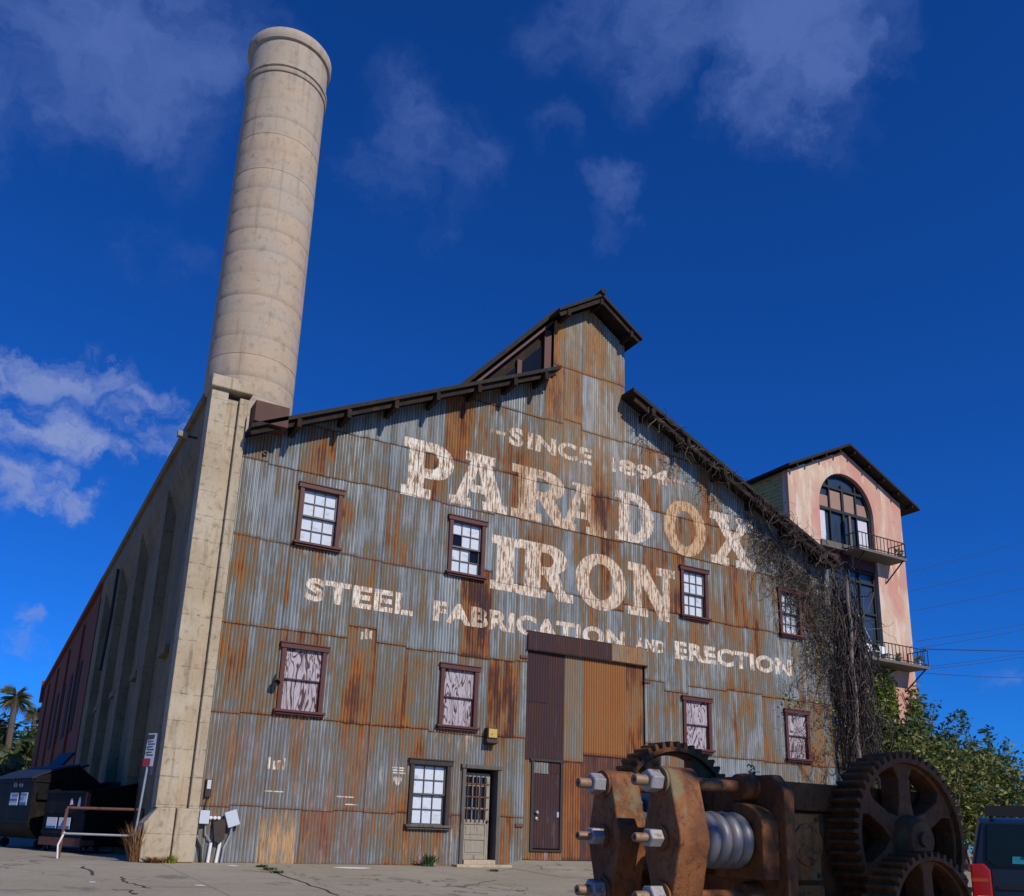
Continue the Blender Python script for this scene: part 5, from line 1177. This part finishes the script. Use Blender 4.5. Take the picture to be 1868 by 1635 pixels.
def gear(cx, cz, R, y0, y1, nt, mat, name='gear_wheel', spokes=6, a0=0.0):
    rim = MB(); n = nt*8; ri = R*.87; rf = R*.925
    prof_ = []
    for k in range(nt):
        for (f, rr) in ((0, rf), (.14, rf), (.30, R), (.56, R), (.72, rf), (.86, rf)): prof_.append((2*pi*(k+f)/nt, rr))
    m_ = len(prof_); vs = []
    for y_ in (y0, y1):
        for (a, rr) in prof_: vs.append((cx+rr*cos(a), y_, cz+rr*sin(a)))
        for (a, rr) in prof_: vs.append((cx+ri*cos(a), y_, cz+ri*sin(a)))
    fs = []
    for i in range(m_):
        j = (i+1) % m_
        fs += [(i, j, m_+j, m_+i), (2*m_+i, 3*m_+i, 3*m_+j, 2*m_+j), (i, 2*m_+i, 2*m_+j, j), (m_+i, m_+j, 3*m_+j, 3*m_+i)]
    rim.add(vs, fs); g = rim.build(name, mat, mc, bevel=.004)
    s = MB(); ym = (y0+y1)/2; hw = (y1-y0)*.32
    for k in range(spokes):
        a = pi/2+a0+2*pi*k/spokes; d = Vector((cos(a), 0, sin(a))); q = Vector((-sin(a), 0, cos(a)))
        vs = []
        for (r_, w_) in ((R*.16, R*.17), (R*.42, R*.105), (R*.70, R*.10), (R*.86, R*.20)):
            for yy in (ym-hw, ym+hw): vs += [Vector((cx, yy, cz))+d*r_-q*w_, Vector((cx, yy, cz))+d*r_+q*w_]
        fs = [(0, 1, 3, 2), (12, 14, 15, 13)]
        for i in range(3):
            b0 = i*4; fs += [(b0, b0+4, b0+5, b0+1), (b0+2, b0+3, b0+7, b0+6), (b0, b0+2, b0+6, b0+4), (b0+1, b0+5, b0+7, b0+3)]
        s.add(vs, fs)
    s.lathe([(R*.87, y0+.05), (R*.83, y0+.06), (R*.83, y1-.06), (R*.87, y1-.05)], (cx, 0, cz), (0, 1, 0), 64, None, 0, True)
    s.build('spokes', mat, g, bevel=.012)
    s = MB(); s.lathe([(.05, y0-.10), (R*.20, y0-.10), (R*.24, y0-.06), (R*.27, y0+.02), (R*.27, y1), (R*.2, y1+.03), (.05, y1+.03)], (cx, 0, cz), (0, 1, 0), 32); s.build('hub', mat, g, smooth=True)
    s = MB(); s.tube([(cx, y0-.14, cz), (cx, y1+.2, cz)], .07, 16); s.build('axle', mat, g, smooth=True)
gear(7.94, .80, .84, -13.50, -13.17, 52, M['mdark']); gear(6.42, .90, .84, -11.85, -11.60, 50, M['mdark'], a0=radians(28)); gear(7.50, .08, .62, -14.0, -13.68, 42, M['mdark'], spokes=5)
s = MB(); s.box(5.9, 9.2, -13.95, -13.75, -.56, -.46); s.box(5.9, 9.2, -11.95, -11.6, -.56, -.4); s.build('skid', M['mdark'], mc)
s = MB()
for k in range(3): s.lathe([(.26-.03*k, 0), (.26-.03*k, .06)], (5.75+.12*k, -12.05, 1.02), (1, 0, 0), 24)
s.tube([(5.4, -12.05, 1.02), (6.1, -12.05, 1.02)], .09, 12); s.build('collar', M['spring'], mc, smooth=True)
wd = MB()
for k in range(40):
    p = Vector((6.45+random.gauss(0, .02), -12.9, 1.29)); leaf(wd, p+Vector((random.gauss(0, .03), random.gauss(0, .03), random.uniform(0, .16))), .025)
tag(wd.build('green_sprig', M['leaf_green'], attr='leaf'), 'tiny green weed sprouting on top of the iron machine', 'plant')

# ------------------------------------------------------------------ parked car
fw = Vector((.84, .543, 0)).normalized(); rot = atan2(-fw.x, fw.y)
corner = CAM + ray(1774, 1600)*10.4
sv = thing('parked_car', 'dark blue boxy off road car parked with its rear to the camera at right edge', 'car', (corner.x, corner.y, gz(0, corner.y)), rot)
M['carpaint'] = simple('dark_blue_car_paint', (.022, .032, .048), .3, .3, .1, 2, .5, bstr=.02)
M['taillight'] = simple('red_tail_lamp', (.42, .010, .008), .15, 0, .15, 5, .6, bstr=.03)
M['orange_lens'] = simple('orange_lens', (.50, .08, .01), .15, 0, .1, 5, .6, bstr=.02)
M['clear_lens'] = simple('clear_lens', (.65, .62, .62), .15, 0, .1, 5, .6, bstr=.02)
# local x to the right from the left flank, y forward, z up
def loft(mb, sections):
    n = len(sections[0]); vs = [p for s_ in sections for p in s_]; fs = [tuple(range(n))[::-1], tuple(range((len(sections)-1)*n, len(sections)*n))]
    for i in range(len(sections)-1):
        for k in range(n): fs.append((i*n+k, i*n+(k+1) % n, (i+1)*n+(k+1) % n, (i+1)*n+k))
    mb.add(vs, fs)
CWd = 1.85
def sec(y, zl, zt, ins, top=None, tin=.16):
    zt2 = top if top else zt
    return [(ins, y, zl), (CWd-ins, y, zl), (CWd-.0-ins*.3, y, (zl+zt)/2), (CWd-ins*.6, y, zt), (CWd-ins-tin, y, zt2), (ins+tin, y, zt2), (ins*.6, y, zt), (ins*.3, y, (zl+zt)/2)]
s = MB(); loft(s, [sec(0.0, .42, 1.02, .02, 1.51, .11), sec(.25, .36, 1.04, .0, 1.57, .11), sec(2.55, .34, 1.04, .0, 1.57, .13), sec(3.25, .34, 1.04, .0, 1.06, .12), sec(4.35, .36, .98, .03, 1.0, .1), sec(4.55, .42, .9, .08, .92, .1)])
s.build('body', M['carpaint'], sv, local=True, smooth=True, bevel=.03)
s = MB(); s.prism([(.20, 1.49), (1.65, 1.49), (1.70, 1.10), (1.62, 1.02), (.24, 1.02), (.16, 1.10)], XZ, -.016, .02); s.build('rear_window', M['dark_glass'], sv, local=True, bevel=.006)
for x_ in (-.004, CWd-.056):
    s = MB()
    for (a, b) in ((.4, 1.25), (1.35, 2.1), (2.15, 2.6)):
        sx_ = 1 if x_ < .5 else -1; X0 = .045 if x_ < .5 else CWd-.045
        s.add([(X0-.025*sx_, a, 1.1), (X0-.025*sx_, b, 1.1), (X0+.07*sx_-.02*sx_, b-.05, 1.46), (X0+.07*sx_-.02*sx_, a, 1.46)], [(0, 1, 2, 3)])
    s.build('side_window', M['dark_glass'], sv, local=True)
for (x0_, x1_) in ((-.015, .19), (CWd-.19, CWd+.015)):
    s = MB(); s.prism([(x0_, .62), (x1_, .62), (x1_, .98) if x0_ < 0 else (x1_, 1.04), ((x0_+x1_)/2+.04, 1.05), (x0_, 1.04)], XZ, -.03, .12); tl = s.build('tail_light', M['taillight'], sv, local=True, bevel=.015)
    s = MB(); s.box(x0_+.01, x1_-.03, -.033, -.02, .85, .89); s.build('turn_lens', M['orange_lens'], tl, local=True); s = MB(); s.box(x0_+.05, x1_-.02, -.034, -.02, .64, .70); s.build('reverse_lens', M['clear_lens'], tl, local=True)
s = MB(); s.box(.0, CWd, -.12, .10, .40, .62); s.build('bumper', M['rubber'], sv, local=True, bevel=.03)
s = MB(); s.box(.25, CWd-.25, -.012, .0, .78, .82); s.box(.6, 1.25, -.02, .0, .66, .80); s.box(.205, .215, -.004, .01, .62, 1.02); s.box(.205, CWd-.205, -.004, .01, .625, .635); s.build('tailgate_trim', M['rubber'], sv, local=True)
s = MB(); s.bar((.92, -.03, 1.03), (.55, -.03, 1.16), .012, .02, (0, 1, 0)); s.build('wiper', M['rubber'], sv, local=True)
s = MB()
for x_ in (.26, CWd-.26): s.tube([(x_, .05, 1.58), (x_, .1, 1.67), (x_, 2.2, 1.67), (x_, 2.3, 1.58)], .025, 8)
s.box(.2, CWd-.2, .02, .10, 1.58, 1.70)
for y_ in (.7, 1.4, 2.0): s.tube([(.26, y_, 1.66), (CWd-.26, y_, 1.66)], .02, 8)
s.build('roof_rack', M['rubber'], sv, local=True)
for x_ in (.12, CWd-.12):
    for y_ in (.85, 3.55):
        s = MB(); s.lathe([(.2, -.11), (.34, -.10), (.36, -.05), (.36, .05), (.34, .10), (.2, .11)], (x_, y_, .36), (1, 0, 0), 28); wh = s.build('wheel', M['rubber'], sv, local=True, smooth=True)
        s = MB(); s.lathe([(.02, -.10), (.2, -.112), (.22, -.112), (.22, .112), (.2, .112), (.02, .10)], (x_, y_, .36), (1, 0, 0), 20); s.build('rim', M['galv'], wh, local=True, smooth=True)
s = MB(); s.prism([(.42, 1.06), (.66, 1.06), (.64, 1.12), (.60, 1.14), (.43, 1.14)], XZ, -.021, -.0165); s.build('teal_sticker', M['teal_sticker'], sv, local=True)
s = MB(); s.prism([(.70, 1.05), (.90, 1.05), (.90, 1.12), (.84, 1.15), (.75, 1.14), (.70, 1.09)], XZ, -.021, -.0165)
for k in range(4): s.lathe([(.024, -.021), (.024, -.0165)], (.60+.06*k, 0, 1.215+.012*(k in (1, 2))), (0, 1, 0), 8)
s.lathe([(.035, -.021), (.035, -.0165)], (.69, 0, 1.175), (0, 1, 0), 10); s.build('white_sticker', M['white'], sv, local=True)

# unseen tree added behind the camera, its crown sized to shade the gears
t = thing('added_shade_tree', 'leafy tree added outside the frame to shade the gear side of the iron machine', 'tree', (9.6, -22.6, gz(0, -22.6))); s = MB()
for (cx, cy, cz, rx, ry, rz, n) in ((9.0, -22.4, 7.6, 1.0, 1.6, 1.9, 4200), (10.1, -22.5, 7.7, 1.0, 1.6, 1.9, 4200)): plant_clump(s, (cx, cy, cz), (rx, ry, rz), n, .145)
s.build('crown', M['leaf_far'], t, attr='leaf'); s = MB(); s.tube([(9.6, -22.6, -1), (9.5, -22.5, 3), (9.6, -22.5, 7)], [.24, .18, .1], 8); s.tube([(9.5, -22.5, 4), (8.8, -22.4, 7.5)], [.1, .04], 6); s.tube([(9.5, -22.5, 4.4), (10.4, -22.5, 7.5)], [.1, .04], 6); s.build('trunk', M['bark'], t)
